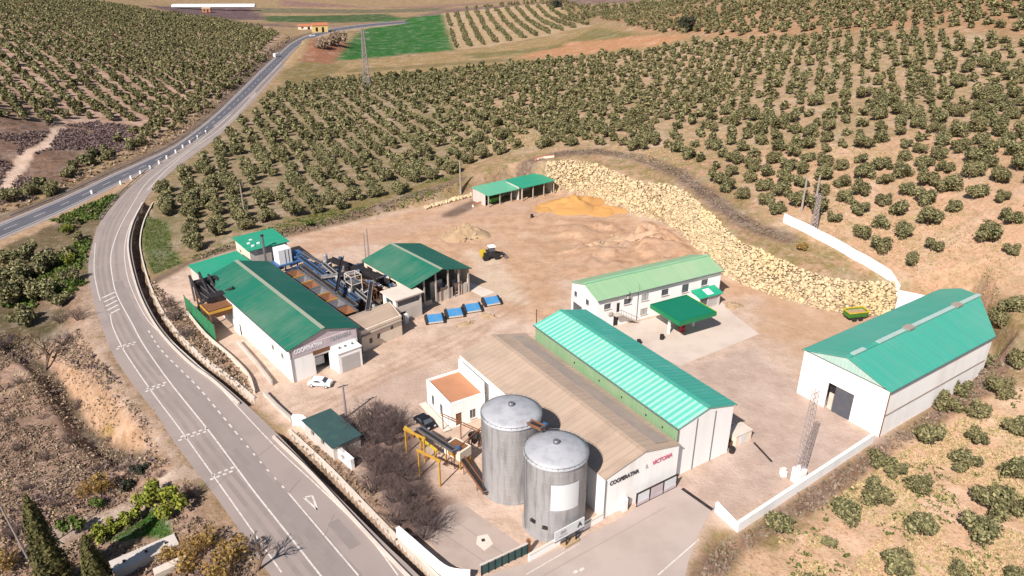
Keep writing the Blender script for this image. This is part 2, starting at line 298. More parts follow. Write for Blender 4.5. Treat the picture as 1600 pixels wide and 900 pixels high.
# ------------------------------------------------------------------ mesh helpers
class MB:
    def __init__(s): s.v = []; s.f = []; s.m = []
    def add(s, vs, fs, mat, M=None):
        o = len(s.v)
        s.v += [tuple(M @ Vector(p)) if M is not None else tuple(p) for p in vs]
        s.f += [tuple(i + o for i in f) for f in fs]; s.m += [mat] * len(fs)
        return s
    def box(s, c, size, mat, rz=0, rx=0, ry=0, bev=0):
        x, y, z = (k / 2 for k in size); M = Matrix.Translation(c) @ Matrix.Rotation(rz, 4, 'Z') @ Matrix.Rotation(ry, 4, 'Y') @ Matrix.Rotation(rx, 4, 'X')
        v = [(a * x, b * y, d * z) for d in (-1, 1) for a, b in ((-1, -1), (1, -1), (1, 1), (-1, 1))]
        return s.add(v, [(3, 2, 1, 0), (4, 5, 6, 7), (0, 1, 5, 4), (1, 2, 6, 5), (2, 3, 7, 6), (3, 0, 4, 7)], mat, M)
    def prism(s, poly, z0, z1, mat):
        k = len(poly); v = [(x, y, z0) for x, y in poly] + [(x, y, z1) for x, y in poly]
        f = [tuple(range(k - 1, -1, -1)), tuple(range(k, 2 * k))] + [(i, (i + 1) % k, k + (i + 1) % k, k + i) for i in range(k)]
        return s.add(v, f, mat)
    def slab(s, pts, th, mat):
        k = len(pts); v = [tuple(p) for p in pts] + [(p[0], p[1], p[2] - th) for p in pts]
        f = [tuple(range(k)), tuple(range(2 * k - 1, k - 1, -1))] + [(i, k + i, k + (i + 1) % k, (i + 1) % k) for i in range(k)]
        return s.add(v, f, mat)
    def tube(s, a, b, r, mat, n=6, r2=None):
        a = Vector(a); b = Vector(b); r2 = r if r2 is None else r2; d = (b - a)
        if d.length < 1e-6: return s
        q = d.to_track_quat('Z', 'Y').to_matrix(); v = []
        for P, rr in ((a, r), (b, r2)):
            for i in range(n):
                t = 2 * math.pi * i / n; v.append(P + q @ Vector((rr * math.cos(t), rr * math.sin(t), 0)))
        return s.add(v, [(i, (i + 1) % n, n + (i + 1) % n, n + i) for i in range(n)] + [tuple(range(n - 1, -1, -1)), tuple(range(n, 2 * n))], mat)
    def path(s, pts, r, mat, n=6):
        for a, b in zip(pts[:-1], pts[1:]): s.tube(a, b, r, mat, n)
        return s
    def lathe(s, prof, mat, n=32, c=(0, 0, 0)):
        v = []; f = []
        for r, z in prof: v += [(c[0] + r * math.cos(2 * math.pi * i / n), c[1] + r * math.sin(2 * math.pi * i / n), c[2] + z) for i in range(n)]
        for k in range(len(prof) - 1): f += [(k * n + i, k * n + (i + 1) % n, (k + 1) * n + (i + 1) % n, (k + 1) * n + i) for i in range(n)]
        return s.add(v, f, mat)
    def wall(s, p0, p1, z0, z1, mat, openings=(), depth=.25):
        """vertical face from p0 to p1 (outside on the right), with recessed openings (s0, s1, z0, z1)"""
        dx, dy = p1[0] - p0[0], p1[1] - p0[1]; L = math.hypot(dx, dy); ux, uy = dx / L, dy / L; nx, ny = -uy, ux
        S = sorted({0, L, *[o[0] for o in openings], *[o[1] for o in openings]}); Z = sorted({z0, z1, *[o[2] for o in openings], *[o[3] for o in openings]})
        P = lambda q, z, d=0: (p0[0] + ux * q + nx * d, p0[1] + uy * q + ny * d, z)
        for a, b in zip(S[:-1], S[1:]):
            for c, d in zip(Z[:-1], Z[1:]):
                if any(o[0] - 1e-6 <= a and b <= o[1] + 1e-6 and o[2] - 1e-6 <= c and d <= o[3] + 1e-6 for o in openings): continue
                s.add([P(a, c), P(b, c), P(b, d), P(a, d)], [(0, 1, 2, 3)], mat)
        for a, b, c, d in openings:
            s.add([P(a, c), P(b, c), P(b, d), P(a, d), P(a, c, depth), P(b, c, depth), P(b, d, depth), P(a, d, depth)], [(0, 4, 5, 1), (1, 5, 6, 2), (2, 6, 7, 3), (3, 7, 4, 0)], mat)
        return s
    def build(s, name, parent=None, loc=(0, 0, 0), rz=0, smooth_=False):
        me = bpy.data.meshes.new(name); me.from_pydata(s.v, [], s.f); names = list(dict.fromkeys(s.m))
        for q in names: me.materials.append(MATS[q])
        me.polygons.foreach_set('material_index', [names.index(q) for q in s.m])
        if smooth_: me.polygons.foreach_set('use_smooth', [True] * len(s.f))
        me.update(); o = bpy.data.objects.new(name, me); COL.objects.link(o)
        o.location = loc; o.rotation_euler = (0, 0, rz)
        if parent is not None: o.parent = parent
        return o
def tag(o, label, cat, group=None):
    o['label'] = label; o['category'] = cat
    if group: o['group'] = group
    return o
def thing(name, label, cat, loc=(0, 0, 0), rz=0, group=None):
    o = bpy.data.objects.new(name, None); COL.objects.link(o); o.location = loc; o.rotation_euler = (0, 0, rz); o.empty_display_size = .3
    return tag(o, label, cat, group)
def structure(o, kind='structure'): o['kind'] = kind; return o
def clone(root, loc, rz=0, label=None, group=None, sc=1):
    r = root.copy(); COL.objects.link(r); r.location = loc; r.rotation_euler = (0, 0, rz); r.scale = (sc, sc, sc) if not isinstance(sc, tuple) else sc
    if label: r['label'] = label
    if group: r['group'] = group
    for ch in list(root.children):
        c = ch.copy(); COL.objects.link(c); c.parent = r
        for g in list(ch.children):
            d = g.copy(); COL.objects.link(d); d.parent = c
    return r
def text(body, size, mat, parent, loc, rot, name='lettering', ext=.03, sx=1.0):
    cu_ = bpy.data.curves.new(name, 'FONT'); cu_.body = body; cu_.size = size; cu_.extrude = ext; cu_.align_x = 'CENTER'; cu_.align_y = 'CENTER'; cu_.offset = .02 * size
    tmp = bpy.data.objects.new(name, cu_); COL.objects.link(tmp); dg = bpy.context.evaluated_depsgraph_get()
    me = bpy.data.meshes.new_from_object(tmp.evaluated_get(dg)); bpy.data.objects.remove(tmp); bpy.data.curves.remove(cu_)
    me.name = name; me.materials.clear(); me.materials.append(MATS[mat]); o = bpy.data.objects.new(name, me); COL.objects.link(o)
    o.location = loc; o.rotation_euler = rot; o.scale = (sx, 1, 1); o.parent = parent; return o
def window(parent, p0, p1, s0, s1, z0, z1, frame='white_wall', pane='glass', name='window', mull=1, sill=True, inset=.12):
    dx, dy = p1[0] - p0[0], p1[1] - p0[1]; L = math.hypot(dx, dy); ux, uy = dx / L, dy / L; a = math.atan2(uy, ux)
    c = ((s0 + s1) / 2); o = Vector((p0[0] + ux * c - uy * inset, p0[1] + uy * c + ux * inset, 0)); w_ = s1 - s0; h = z1 - z0; zc = (z0 + z1) / 2; t = .07
    fr = MB()
    for q in ([-w_ / 2 + t / 2, w_ / 2 - t / 2] + [-w_ / 2 + w_ * k / (mull + 1) for k in range(1, mull + 1)]): fr.box((q, 0, zc), (t, .08, h), frame)
    for q in (z0 + t / 2, z1 - t / 2): fr.box((0, 0, q), (w_ - 2 * t, .078, t), frame)
    f = fr.build(name, parent, o, a)
    pb = MB().box((0, .02, zc), (w_ - 2 * t, .03, h - 2 * t), pane); pb.build('pane', f)
    if sill: MB().box((0, -inset - .06, z0 - .05), (w_ + .2, .2, .08), 'concrete').build('sill', f)
    return f
def gabled(name, label, cat, o, ang, W, L, eave, rise, wallm, roofs, over=.35, front=(), right=(), back=(), left=(), backprof=None, sidem=None, gable_m=None, ridge='ridge_green', th=.14, frontm=None, leftm=None):
    """pitched-roof building: x runs along the front gable, y back along the ridge"""
    e = thing(name, label, cat, (o[0], o[1], 0), R(ang)); w_ = MB(); sidem = sidem or wallm
    bp = backprof or [(0, L), (W / 2, L), (W, L)]
    rh = lambda x: eave + rise * (1 - abs(x - W / 2) / (W / 2))
    w_.wall((0, 0), (W, 0), 0, eave, frontm or wallm, front)
    w_.add([(0, 0, eave), (W, 0, eave), (W / 2, 0, eave + rise)], [(0, 1, 2)], gable_m or frontm or wallm)
    w_.wall((W, 0), bp[-1], 0, eave, sidem, right)
    for (xa, ya), (xb, yb) in zip(bp[::-1][:-1], bp[::-1][1:]):
        w_.add([(xa, ya, 0), (xb, yb, 0), (xb, yb, rh(xb)), (xa, ya, rh(xa))], [(0, 1, 2, 3)], wallm)
    w_.wall(bp[0], (0, 0), 0, eave, leftm or sidem, left)
    w_.build('wall', e)
    rr = MB(); s = rise / (W / 2); zo = .05
    lp = [p for p in bp if p[0] <= W / 2 + .01]; rp = [p for p in bp if p[0] >= W / 2 - .01]
    ex = lambda p: (p[0] - over if p[0] < .01 else (p[0] + over if p[0] > W - .01 else p[0]), p[1] + over)
    zz = lambda x: eave + rise - abs(x - W / 2) * s + zo + th
    for part, col in ((lp, roofs[0]), (rp[::-1], roofs[1])):
        edge = W / 2; side = -over if part is lp else W + over
        pts = [(edge, -over), (side, -over)] + [ex(p) for p in part]
        pts = [(x, y, zz(x)) for x, y in pts]
        if part is lp: pts = pts[::-1]
        # split the sheet so the ribs are real edges too
        rr.slab(pts, th, col)
    rf = rr.build('roof', e)
    ym = [p[1] for p in bp if abs(p[0] - W / 2) < 1.5][0]
    MB().box((W / 2, ym / 2, eave + rise + th + .1), (.7, ym + 2 * over, .12), ridge).build('ridge_cap', rf)
    g = MB()
    g.tube((W + over + .08, -over, eave - .05), (W + over + .08, bp[-1][1] + over, eave - .05), .1, 'steel'); g.tube((-over - .08, -over, eave - .05), (-over - .08, bp[0][1] + over, eave - .05), .1, 'steel')
    g.build('gutter', rf)
    return e

# ------------------------------------------------------------------ ground: one sheet out to the horizon, with a soil map
rows = [24.0]
while rows[-1] < 4200: rows.append(rows[-1] + .0047 * (rows[-1] + 16))
rows = np.array(rows); ts = np.linspace(-1.25, 1.25, 520)
GY, GT = np.meshgrid(rows, ts, indexing='ij'); GX = GT * (GY + 30)
GZ = H(GX, GY)
fx, fy = GX.ravel(), GY.ravel()
wob = (fbm(fx, fy, .25, 11) - .5) * 2; CR = np.ones(len(fx))
CA = np.tile(np.array([.44, .30, .20]), (len(fx), 1)); CB = np.tile(np.array([.25, .215, .09]), (len(fx), 1))
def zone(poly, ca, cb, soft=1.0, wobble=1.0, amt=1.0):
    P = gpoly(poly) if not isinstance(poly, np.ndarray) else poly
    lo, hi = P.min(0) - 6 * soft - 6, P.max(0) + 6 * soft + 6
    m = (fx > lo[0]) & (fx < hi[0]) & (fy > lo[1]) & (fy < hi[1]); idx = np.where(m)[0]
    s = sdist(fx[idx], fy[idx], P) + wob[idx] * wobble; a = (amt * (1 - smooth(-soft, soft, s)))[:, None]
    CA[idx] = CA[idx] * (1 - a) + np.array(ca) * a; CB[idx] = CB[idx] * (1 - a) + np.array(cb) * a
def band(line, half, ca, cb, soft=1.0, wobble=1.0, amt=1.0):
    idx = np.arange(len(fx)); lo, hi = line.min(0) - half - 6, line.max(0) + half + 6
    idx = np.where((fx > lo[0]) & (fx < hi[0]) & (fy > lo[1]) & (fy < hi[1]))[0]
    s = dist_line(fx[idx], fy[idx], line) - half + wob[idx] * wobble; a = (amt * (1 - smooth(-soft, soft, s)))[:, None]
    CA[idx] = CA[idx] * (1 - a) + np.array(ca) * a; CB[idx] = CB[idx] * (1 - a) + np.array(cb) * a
# far fields first
zone([(-200, -20), (1000, -20), (1000, 2), (700, 14), (560, 40), (440, 36), (250, 24), (-200, 6)], (.25, .17, .145), (.175, .13, .11), 12, 4)
zone([(230, 8), (390, 6), (420, 30), (300, 26)], (.13, .09, .10), (.15, .10, .10), 8, 4)
zone([(400, 12), (700, 10), (690, 17), (600, 20), (400, 20)], (.20, .17, .12), (.15, .15, .08), 8, 4)
zone([(440, 0), (1000, -12), (1000, -2), (700, 7), (440, 10)], (.32, .20, .17), (.25, .16, .13), 10, 3)
zone([(415, 25), (600, 21), (640, 31), (560, 36), (450, 36), (415, 33)], (.05, .11, .035), (.075, .12, .04), 6, 3)
zone([(440, 34), (640, 31), (640, 35), (440, 40)], (.33, .24, .14), (.25, .17, .12), 3, 2)
# left hill
zone([(-200, 300), (0, 300), (240, 215), (400, 110), (440, 55), (420, 42), (250, 18), (0, -10), (-200, -10)], (.56, .40, .31), (.34, .25, .185), 3, 3)
zone([(-100, 170), (60, 190), (220, 200), (150, 250), (90, 292), (-100, 330)], (.26, .17, .125), (.15, .105, .08), 3, 3)
# middle grove, greyer and grassier
zone([(228, 330), (262, 280), (400, 160), (450, 130), (560, 120), (720, 110), (760, 180), (720, 270), (620, 315), (450, 360), (300, 405), (225, 430)], (.37, .28, .195), (.205, .195, .095), 8, 5)
zone([(720, 110), (900, 90), (1100, 65), (1600, 60), (1600, 200), (1100, 240), (850, 240), (740, 260)], (.50, .36, .245), (.32, .265, .145), 10, 6)
zone([(1150, 240), (1700, 180), (1700, 520), (1560, 480), (1420, 445), (1200, 340)], (.60, .40, .27), (.47, .35, .215), 5, 4)
zone([(450, 340), (720, 262), (730, 282), (600, 320), (450, 362)], (.19, .18, .065), (.26, .20, .10), 2, 2)
zone([(225, 345), (262, 350), (272, 395), (285, 412), (240, 425), (228, 385)], (.075, .15, .03), (.11, .17, .04), 1, .8)
# fields behind
GREEN = gpoly([(520, 96), (560, 50), (600, 30), (692, 22), (712, 78), (640, 84), (560, 92)])
DRY = gpoly([(500, 125), (560, 94), (712, 80), (800, 68), (930, 40), (1000, 52), (1080, 56), (1040, 72), (920, 88), (800, 104), (680, 112), (560, 122)])
zone(DRY, (.42, .29, .16), (.28, .23, .10), 4, 4)
zone([(900, 60), (1080, 56), (1040, 70), (900, 86), (800, 92)], (.52, .28, .16), (.44, .26, .13), 4, 4)
zone([(720, 84), (870, 70), (930, 44), (1010, 54), (880, 66), (880, 74), (740, 92)], (.19, .185, .07), (.24, .20, .09), 4, 4)
zone([(540, 108), (800, 90), (800, 94), (540, 114)], (.20, .18, .08), (.26, .2, .1), 3, 2)
zone(GREEN, (.02, .115, .02), (.045, .18, .04), 5, 5)
zone([(692, 20), (870, 6), (925, 40), (712, 78)], (.50, .40, .26), (.40, .30, .17), 2, 1)
zone([(930, 26), (1100, 8), (1700, -5), (1700, 62), (1290, 52), (1100, 58), (1000, 50)], (.46, .29, .18), (.36, .24, .13), 8, 5)
zone([(465, 100), (480, 72), (520, 55), (545, 70), (520, 100)], (.34, .165, .10), (.27, .14, .085), 3, 2)
zone([(440, 112), (470, 96), (540, 100), (520, 120), (450, 150)], (.17, .17, .06), (.28, .2, .1), 3, 2)
# between the two roads, and the country left of the main road
zone([(0, 380), (130, 320), (190, 290), (215, 285), (170, 322), (145, 400), (145, 480), (0, 480)], (.20, .155, .10), (.15, .13, .065), 2, 2)
band(resample(hwyU, 60) + np.array([-2.0, 3.2]), 4.0, (.23, .165, .125), (.17, .13, .085), 1, 1)
band(resample(hwyD, 60) + np.array([1.2, -2.2]), 2.2, (.52, .38, .25), (.42, .30, .19), .8, 1)
zone([(-200, 470), (60, 470), (140, 440), (165, 540), (240, 655), (330, 780), (420, 900), (420, 960), (-200, 960)], (.44, .31, .23), (.26, .185, .14), 3, 3)
zone([(-100, 560), (30, 600), (100, 640), (170, 690), (60, 800), (-100, 800)], (.40, .285, .21), (.23, .165, .125), 3, 3)
zone([(80, 560), (140, 585), (200, 640), (240, 700), (215, 712), (150, 690), (110, 640)], (.56, .39, .26), (.42, .28, .17), 1.5, 2)
zone([(135, 430), (150, 470), (170, 560), (240, 655), (310, 745), (290, 750), (215, 660), (140, 560), (126, 470)], (.50, .39, .31), (.40, .30, .22), 1, 1.2)
band(catmull(gpoly([(96, 200), (72, 226), (42, 240), (30, 262), (6, 292)])), 2.2, (.72, .58, .47), (.62, .48, .38), .5, .5)
zone([(-60, 470), (110, 470), (110, 520), (-60, 560)], (.11, .10, .05), (.16, .13, .08), 3, 3)
zone([(205, 820), (240, 795), (262, 812), (268, 838), (225, 838), (180, 850), (165, 845)], (.03, .12, .02), (.05, .14, .03), .8, .6)
zone([(70, 825), (290, 725), (312, 745), (250, 770), (130, 830), (90, 860)], (.52, .44, .37), (.44, .35, .28), .8, .6)
zone([(310, 760), (345, 790), (400, 868), (420, 930), (380, 930), (330, 830)], (.42, .31, .22), (.32, .22, .14), 1, 1)
# the platform: pale yard below, orange earth above
idx = np.where((np.abs(fx) < 160) & (fy < 260))[0]; CR[idx] = .25 + .75 * smooth(-1, 2, sdist(fx[idx], fy[idx], PLAT))
RBZ = catmull(pxy([(852, 299), (900, 303), (945, 318), (985, 334), (1045, 352), (1090, 390), (1130, 429), (1180, 452), (1240, 472), (1300, 487), (1350, 492), (1396, 494)]), 6)
zone(PLAT, (.66, .525, .425), (.52, .405, .32), 1.2, .5)
zone([(450, 372), (700, 318), (760, 305), (860, 300), (985, 335), (1090, 390), (1130, 430), (1190, 455), (1150, 470), (1110, 440), (880, 440), (880, 520), (760, 470), (620, 380)], (.61, .43, .295), (.48, .325, .215), 3, 3)
zone([(930, 345), (1045, 352), (1085, 390), (1090, 405), (1000, 415), (900, 420), (890, 395)], (.60, .41, .275), (.43, .285, .185), 2, 2.5)
zone([(450, 385), (720, 325), (830, 315), (830, 330), (700, 350), (470, 402)], (.58, .41, .29), (.50, .35, .25), 1.5, 1)
zone([(745, 465), (830, 480), (780, 400), (730, 390), (740, 420)], (.66, .55, .43), (.58, .47, .36), 1.5, 1)
zone([(1190, 455), (1300, 488), (1395, 494), (1440, 500), (1250, 560), (1180, 520)], (.57, .42, .30), (.50, .35, .23), 2, 2)
zone(np.vstack([RBZ[::2], (RBZ + np.array([0.0, 2.6]))[::-2]]), (.30, .23, .15), (.22, .165, .11), .8, .5)  # slope colour darkened to give shaded gaps between the boulders
zone([(222, 345), (262, 350), (272, 395), (285, 412), (240, 428), (222, 385)], (.085, .135, .035), (.14, .15, .06), 1.5, 1.5)
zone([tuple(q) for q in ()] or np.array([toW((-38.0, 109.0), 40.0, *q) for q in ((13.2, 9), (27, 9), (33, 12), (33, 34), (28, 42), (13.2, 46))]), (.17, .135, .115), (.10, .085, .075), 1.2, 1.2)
# bank strip between ditch and works, verges, the slope on the right
zone([(250, 500), (300, 500), (360, 560), (398, 612), (392, 632), (340, 590), (290, 545)], (.25, .19, .13), (.36, .24, .17), .8, .8)
zone([(446, 668), (470, 680), (560, 745), (640, 830), (660, 895), (560, 792)], (.42, .29, .21), (.32, .22, .15), .8, .8)
zone([(1085, 900), (1130, 838), (1152, 838), (1362, 700), (1378, 690), (1400, 690), (1390, 710), (1290, 790), (1160, 870), (1110, 935)], (.19, .13, .10), (.27, .18, .13), 1, 1.2)
zone([(1378, 690), (1552, 565), (1600, 560), (1560, 610), (1470, 660), (1400, 700)], (.22, .15, .115), (.32, .22, .15), 1, 1.2)
zone([(1090, 935), (1160, 875), (1290, 795), (1395, 712), (1480, 665), (1560, 615), (1750, 560), (1750, 960)], (.72, .50, .345), (.58, .42, .27), 1.5, 2.5)
zone([(530, 690), (600, 640), (660, 690), (690, 760), (720, 800), (690, 830), (650, 850), (600, 800)], (.24, .175, .145), (.17, .12, .105), 2, 2)
zone([(545, 610), (640, 570), (700, 590), (668, 640), (700, 665), (600, 650), (530, 640)], (.56, .45, .38), (.50, .39, .32), 1.2, 1.2)
zone([(1060, 757), (1140, 708), (1182, 675), (1150, 640), (1060, 575), (1180, 540), (1250, 612), (1370, 685), (1352, 690), (1150, 808), (1116, 797)], (.57, .465, .405), (.47, .375, .32), 2, 2)
RW_TOPc = np.array([at(a, b, 8.6)[:2] for a, b in [(700, 290), (770, 262), (840, 247), (905, 246), (980, 256), (1050, 282), (1110, 318), (1170, 358), (1230, 378)]])
band(catmull(RW_TOPc), 2.2, (.175, .13, .105), (.22, .165, .125), 1.2, 1)
band(catmull(gpoly([(240, 440), (330, 396), (450, 362), (560, 332), (640, 306), (720, 280)])), 1.5, (.18, .14, .10), (.25, .18, .13), 1, 1)
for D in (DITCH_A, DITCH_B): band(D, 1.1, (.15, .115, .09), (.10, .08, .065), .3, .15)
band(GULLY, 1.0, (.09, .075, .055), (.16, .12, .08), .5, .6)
zone([(160, 668), (178, 668), (178, 678), (160, 676)], (.30, .20, .02), (.22, .15, .02), .5, .3)
# faint wheel marks through the yard and between tree rows
for ln in ([(455, 640), (560, 600), (700, 530), (830, 470)], [(470, 660), (600, 590), (720, 540), (850, 440), (980, 380)], [(470, 395), (640, 350), (760, 335), (850, 330)], [(760, 420), (850, 400), (960, 370)], [(800, 460), (880, 420), (1010, 370)]):
    P = catmull(pxy(ln)); nrm = np.stack([-np.gradient(P[:, 1]), np.gradient(P[:, 0])], 1); nrm /= np.linalg.norm(nrm, axis=1)[:, None] + 1e-9
    for sgn in (-.9, .9): band(P + nrm * sgn, .3, (.50, .35, .25), (.42, .28, .19), .3, .2, .55)
me = bpy.data.meshes.new('ground'); nr, nc = GX.shape
me.vertices.add(nr * nc); me.vertices.foreach_set('co', np.stack([fx, fy, GZ.ravel()], 1).ravel())
ii = np.arange(nr * nc).reshape(nr, nc); q = np.stack([ii[:-1, :-1], ii[:-1, 1:], ii[1:, 1:], ii[1:, :-1]], -1).reshape(-1, 4)
me.loops.add(q.size); me.loops.foreach_set('vertex_index', q.ravel()); me.polygons.add(len(q))
me.polygons.foreach_set('loop_start', np.arange(0, q.size, 4)); me.polygons.foreach_set('loop_total', np.full(len(q), 4)); me.polygons.foreach_set('use_smooth', np.ones(len(q), bool))
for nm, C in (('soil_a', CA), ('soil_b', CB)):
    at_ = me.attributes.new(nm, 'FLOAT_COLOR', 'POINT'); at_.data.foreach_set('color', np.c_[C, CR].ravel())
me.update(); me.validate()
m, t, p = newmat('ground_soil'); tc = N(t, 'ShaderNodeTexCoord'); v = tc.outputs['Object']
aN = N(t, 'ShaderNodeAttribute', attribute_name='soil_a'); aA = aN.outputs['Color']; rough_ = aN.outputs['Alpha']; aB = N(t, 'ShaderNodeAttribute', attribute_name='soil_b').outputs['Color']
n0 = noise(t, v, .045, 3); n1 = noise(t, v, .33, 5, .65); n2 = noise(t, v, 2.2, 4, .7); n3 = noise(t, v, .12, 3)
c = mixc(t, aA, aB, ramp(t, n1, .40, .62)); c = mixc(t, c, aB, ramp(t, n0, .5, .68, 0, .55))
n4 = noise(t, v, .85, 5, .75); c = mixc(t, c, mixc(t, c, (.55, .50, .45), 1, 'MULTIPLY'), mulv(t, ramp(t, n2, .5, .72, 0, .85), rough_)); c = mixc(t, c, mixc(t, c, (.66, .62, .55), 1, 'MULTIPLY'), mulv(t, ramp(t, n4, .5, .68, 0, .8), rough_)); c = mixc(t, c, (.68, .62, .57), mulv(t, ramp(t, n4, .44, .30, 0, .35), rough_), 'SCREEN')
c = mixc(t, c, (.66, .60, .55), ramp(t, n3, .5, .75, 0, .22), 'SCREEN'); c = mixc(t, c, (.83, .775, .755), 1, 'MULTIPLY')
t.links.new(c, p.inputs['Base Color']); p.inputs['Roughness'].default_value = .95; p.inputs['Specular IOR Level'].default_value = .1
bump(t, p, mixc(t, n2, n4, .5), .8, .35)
me.materials.append(m); g = bpy.data.objects.new('ground', me); COL.objects.link(g); structure(g)

# ------------------------------------------------------------------ roads, paving and painted markings
def sheet(name, poly, mat, z):
    poly = np.asarray(poly); bm = bmesh.new(); vs = [bm.verts.new((x, y, z)) for x, y in poly]; f = bm.faces.new(vs); f.normal_update()
    if f.normal.z < 0: f.normal_flip()
    bmesh.ops.triangulate(bm, faces=[f]); me = bpy.data.meshes.new(name); bm.to_mesh(me); bm.free(); me.materials.append(MATS[mat])
    o = bpy.data.objects.new(name, me); COL.objects.link(o); return structure(o)
def ribbon(name, A, B, mat, z):
    k = len(A); mb = MB(); mb.add([(x, y, z) for x, y in A] + [(x, y, z) for x, y in B], [(i, k + i, k + i + 1, i + 1) for i in range(k - 1)], mat); return structure(mb.build(name))
def lerpR(f): return roadL * (1 - f) + roadR * f
ribbon('highway_shoulder', hwyU, hwyD, 'hwy_shoulder', .035)
ribbon('highway', hwyU * .86 + hwyD * .14, hwyU * .14 + hwyD * .86, 'hwy_asphalt', .045)
ribbon('main_road', roadL, roadR, 'road_asphalt', .06)
ribbon('main_road_lane', catmull(pxy([(180, 448), (186, 475), (207, 507), (225, 540), (265, 597), (325, 672), (370, 732), (400, 772), (450, 835), (520, 930)])), catmull(pxy([(196, 448), (210, 478), (232, 515), (262, 555), (315, 610), (385, 690), (425, 742), (470, 795), (530, 862), (590, 930)])), 'lane_grey', .068)
marks = MB()
def stripe(P, wd, z, dash=None, mb=marks, mat='paint'):
    P = resample(P, step=.6); tn = np.gradient(P, axis=0); tn /= np.linalg.norm(tn, axis=1)[:, None] + 1e-9; nn = np.stack([-tn[:, 1], tn[:, 0]], 1) * wd / 2
    s = np.r_[0, np.cumsum(np.hypot(*np.diff(P, axis=0).T))]
    for i in range(len(P) - 1):
        if dash and (s[i] % (dash[0] + dash[1])) > dash[0]: continue
        a, b, c_, d = P[i] - nn[i], P[i] + nn[i], P[i + 1] + nn[i + 1], P[i + 1] - nn[i + 1]
        mb.add([(*a, z), (*b, z), (*c_, z), (*d, z)], [(3, 2, 1, 0)], mat)
ZM = .076
stripe(catmull(pxy([(208, 318), (190, 350), (178, 380), (173, 405), (176, 435), (183, 462), (207, 507), (225, 540), (265, 597), (325, 672), (370, 732), (400, 772), (450, 835), (505, 905)])), .22, ZM)
stripe(catmull(pxy([(149, 380), (147, 420), (152, 452), (157, 470)])), .18, ZM)
stripe(catmull(pxy([(172, 490), (176, 510), (187, 535), (200, 558), (237, 612), (282, 672), (345, 760), (400, 838), (440, 895)])), .2, ZM)
stripe(catmull(pxy([(215, 330), (202, 355), (195, 385), (196, 415), (205, 450), (232, 502), (275, 540), (325, 586), (375, 640), (432, 700), (490, 754), (540, 802), (585, 850), (622, 900)])), .18, ZM)
stripe(catmull(pxy([(232, 517), (250, 545), (282, 578), (312, 608), (357, 662), (405, 720), (450, 770)])), .24, ZM, (1.0, 1.4))
stripe(catmull(pxy([(450, 770), (505, 835), (560, 900)])), .2, ZM)
stripe(catmull(pxy([(230, 298), (262, 264), (300, 233), (350, 197), (400, 146)])), .25, ZM)
stripe(catmull(pxy([(208, 318), (230, 285), (262, 258), (310, 222), (360, 180)])), .2, ZM)
for k in range(5):   # hatched island
    a = at(160 + 2.5 * k, 466 + 6.5 * k)[:2]; b = at(179 + 2.0 * k, 457 + 6.5 * k)[:2]; stripe(np.array([a, b]), .45, ZM)
for (x0, y0), (x1, y1) in (((181, 545), (220, 534)), ((226, 611), (267, 597)), ((278, 687), (327, 671)), ((327, 748), (371, 731))):   # rumble rows of staggered blocks
    a, b = at(x0, y0)[:2], at(x1, y1)[:2]; d = b - a; L = np.hypot(*d); d /= L; nn = np.array([-d[1], d[0]])
    for k in range(int(L / .9)):
        for r_ in (-1, 1):
            cc = a + d * (k * .9 + (.45 if r_ > 0 else 0)) + nn * .38 * r_
            stripe(np.array([cc, cc + d * .5]), .4, ZM)
tri = [at(*q)[:2] for q in ((475, 778), (488, 775), (496, 797))]
for k in range(3): stripe(np.array([tri[k], tri[(k + 1) % 3]]), .28, ZM)
for f0, f1 in ((.16, .36), (.40, .66)):
    for q_ in (f0 + .035, f1 - .06): stripe(lerpR(q_)[6:120], .62, .071, None, marks, 'tyre_wear')
for (x0, y0), wd_, ln_ in (((240, 560), 2.6, 7), ((360, 705), 2.2, 5), ((470, 830), 2.4, 8), ((185, 440), 1.8, 5), ((520, 815), 1.6, 6)):
    a = at(x0, y0)[:2]; j = int(np.argmin(np.hypot(*(road_c - a).T))); d = road_c[j - 1] - road_c[j]; d /= np.hypot(*d); stripe(np.array([a, a + d * ln_]), wd_, .0695, None, marks, 'road_patch')
stripe(hwy_c, .18, .055, (4, 6)); stripe(hwyU * .8 + hwyD * .2, .2, .055); stripe(hwyU * .2 + hwyD * .8, .2, .055)
acc = pxy([(824, 880), (960, 815), (1056, 757), (1112, 797), (1090, 838), (1075, 880), (1050, 1000), (740, 1000), (700, 935), (750, 902)])
sheet('access_road', acc, 'yard_paving', .03)
stripe(pxy([(1028, 899), (1092, 843)]), .18, .045); stripe(pxy([(822, 898), (905, 850)]), .12, .045, None)
for q in ((896, 896), (906, 892)): stripe(np.array([at(*q)[:2], at(q[0] + 6, q[1] - 4)[:2]]), .4, .045)
structure(marks.build('road_markings'))
sheet('forecourt_slab', pxy([(940, 512), (985, 505), (1128, 472), (1145, 490), (1186, 522), (1130, 545), (1062, 572), (985, 535)]), 'pad_concrete', .028)
sheet('loading_yard', pxy([(700, 790), (720, 785), (812, 850), (824, 864), (752, 896), (700, 880), (655, 830)]), 'loading_slab', .02)
cracks = MB()
for P in ([(400, 716), (436, 688)], [(332, 763), (385, 722)], [(450, 772), (470, 748)], [(437, 806), (452, 775)], [(505, 842), (522, 805)]): stripe(pxy(P), .10, .08, None, cracks, 'tar')
for k in range(1, 5):
    a, b_ = at(940 + 47 * k, 512 - 9 * k)[:2], at(985 + 45 * k, 535 + 2 * k + 6)[:2]; stripe(np.array([a, b_]), .05, .036, None, cracks, 'pale_concrete')
for P in ([(850, 899), (1040, 793)], [(690, 800), (790, 868)], [(672, 820), (765, 884)]): stripe(pxy(P), .07, .042, None, cracks, 'tar')
structure(cracks.build('tar_seams'))
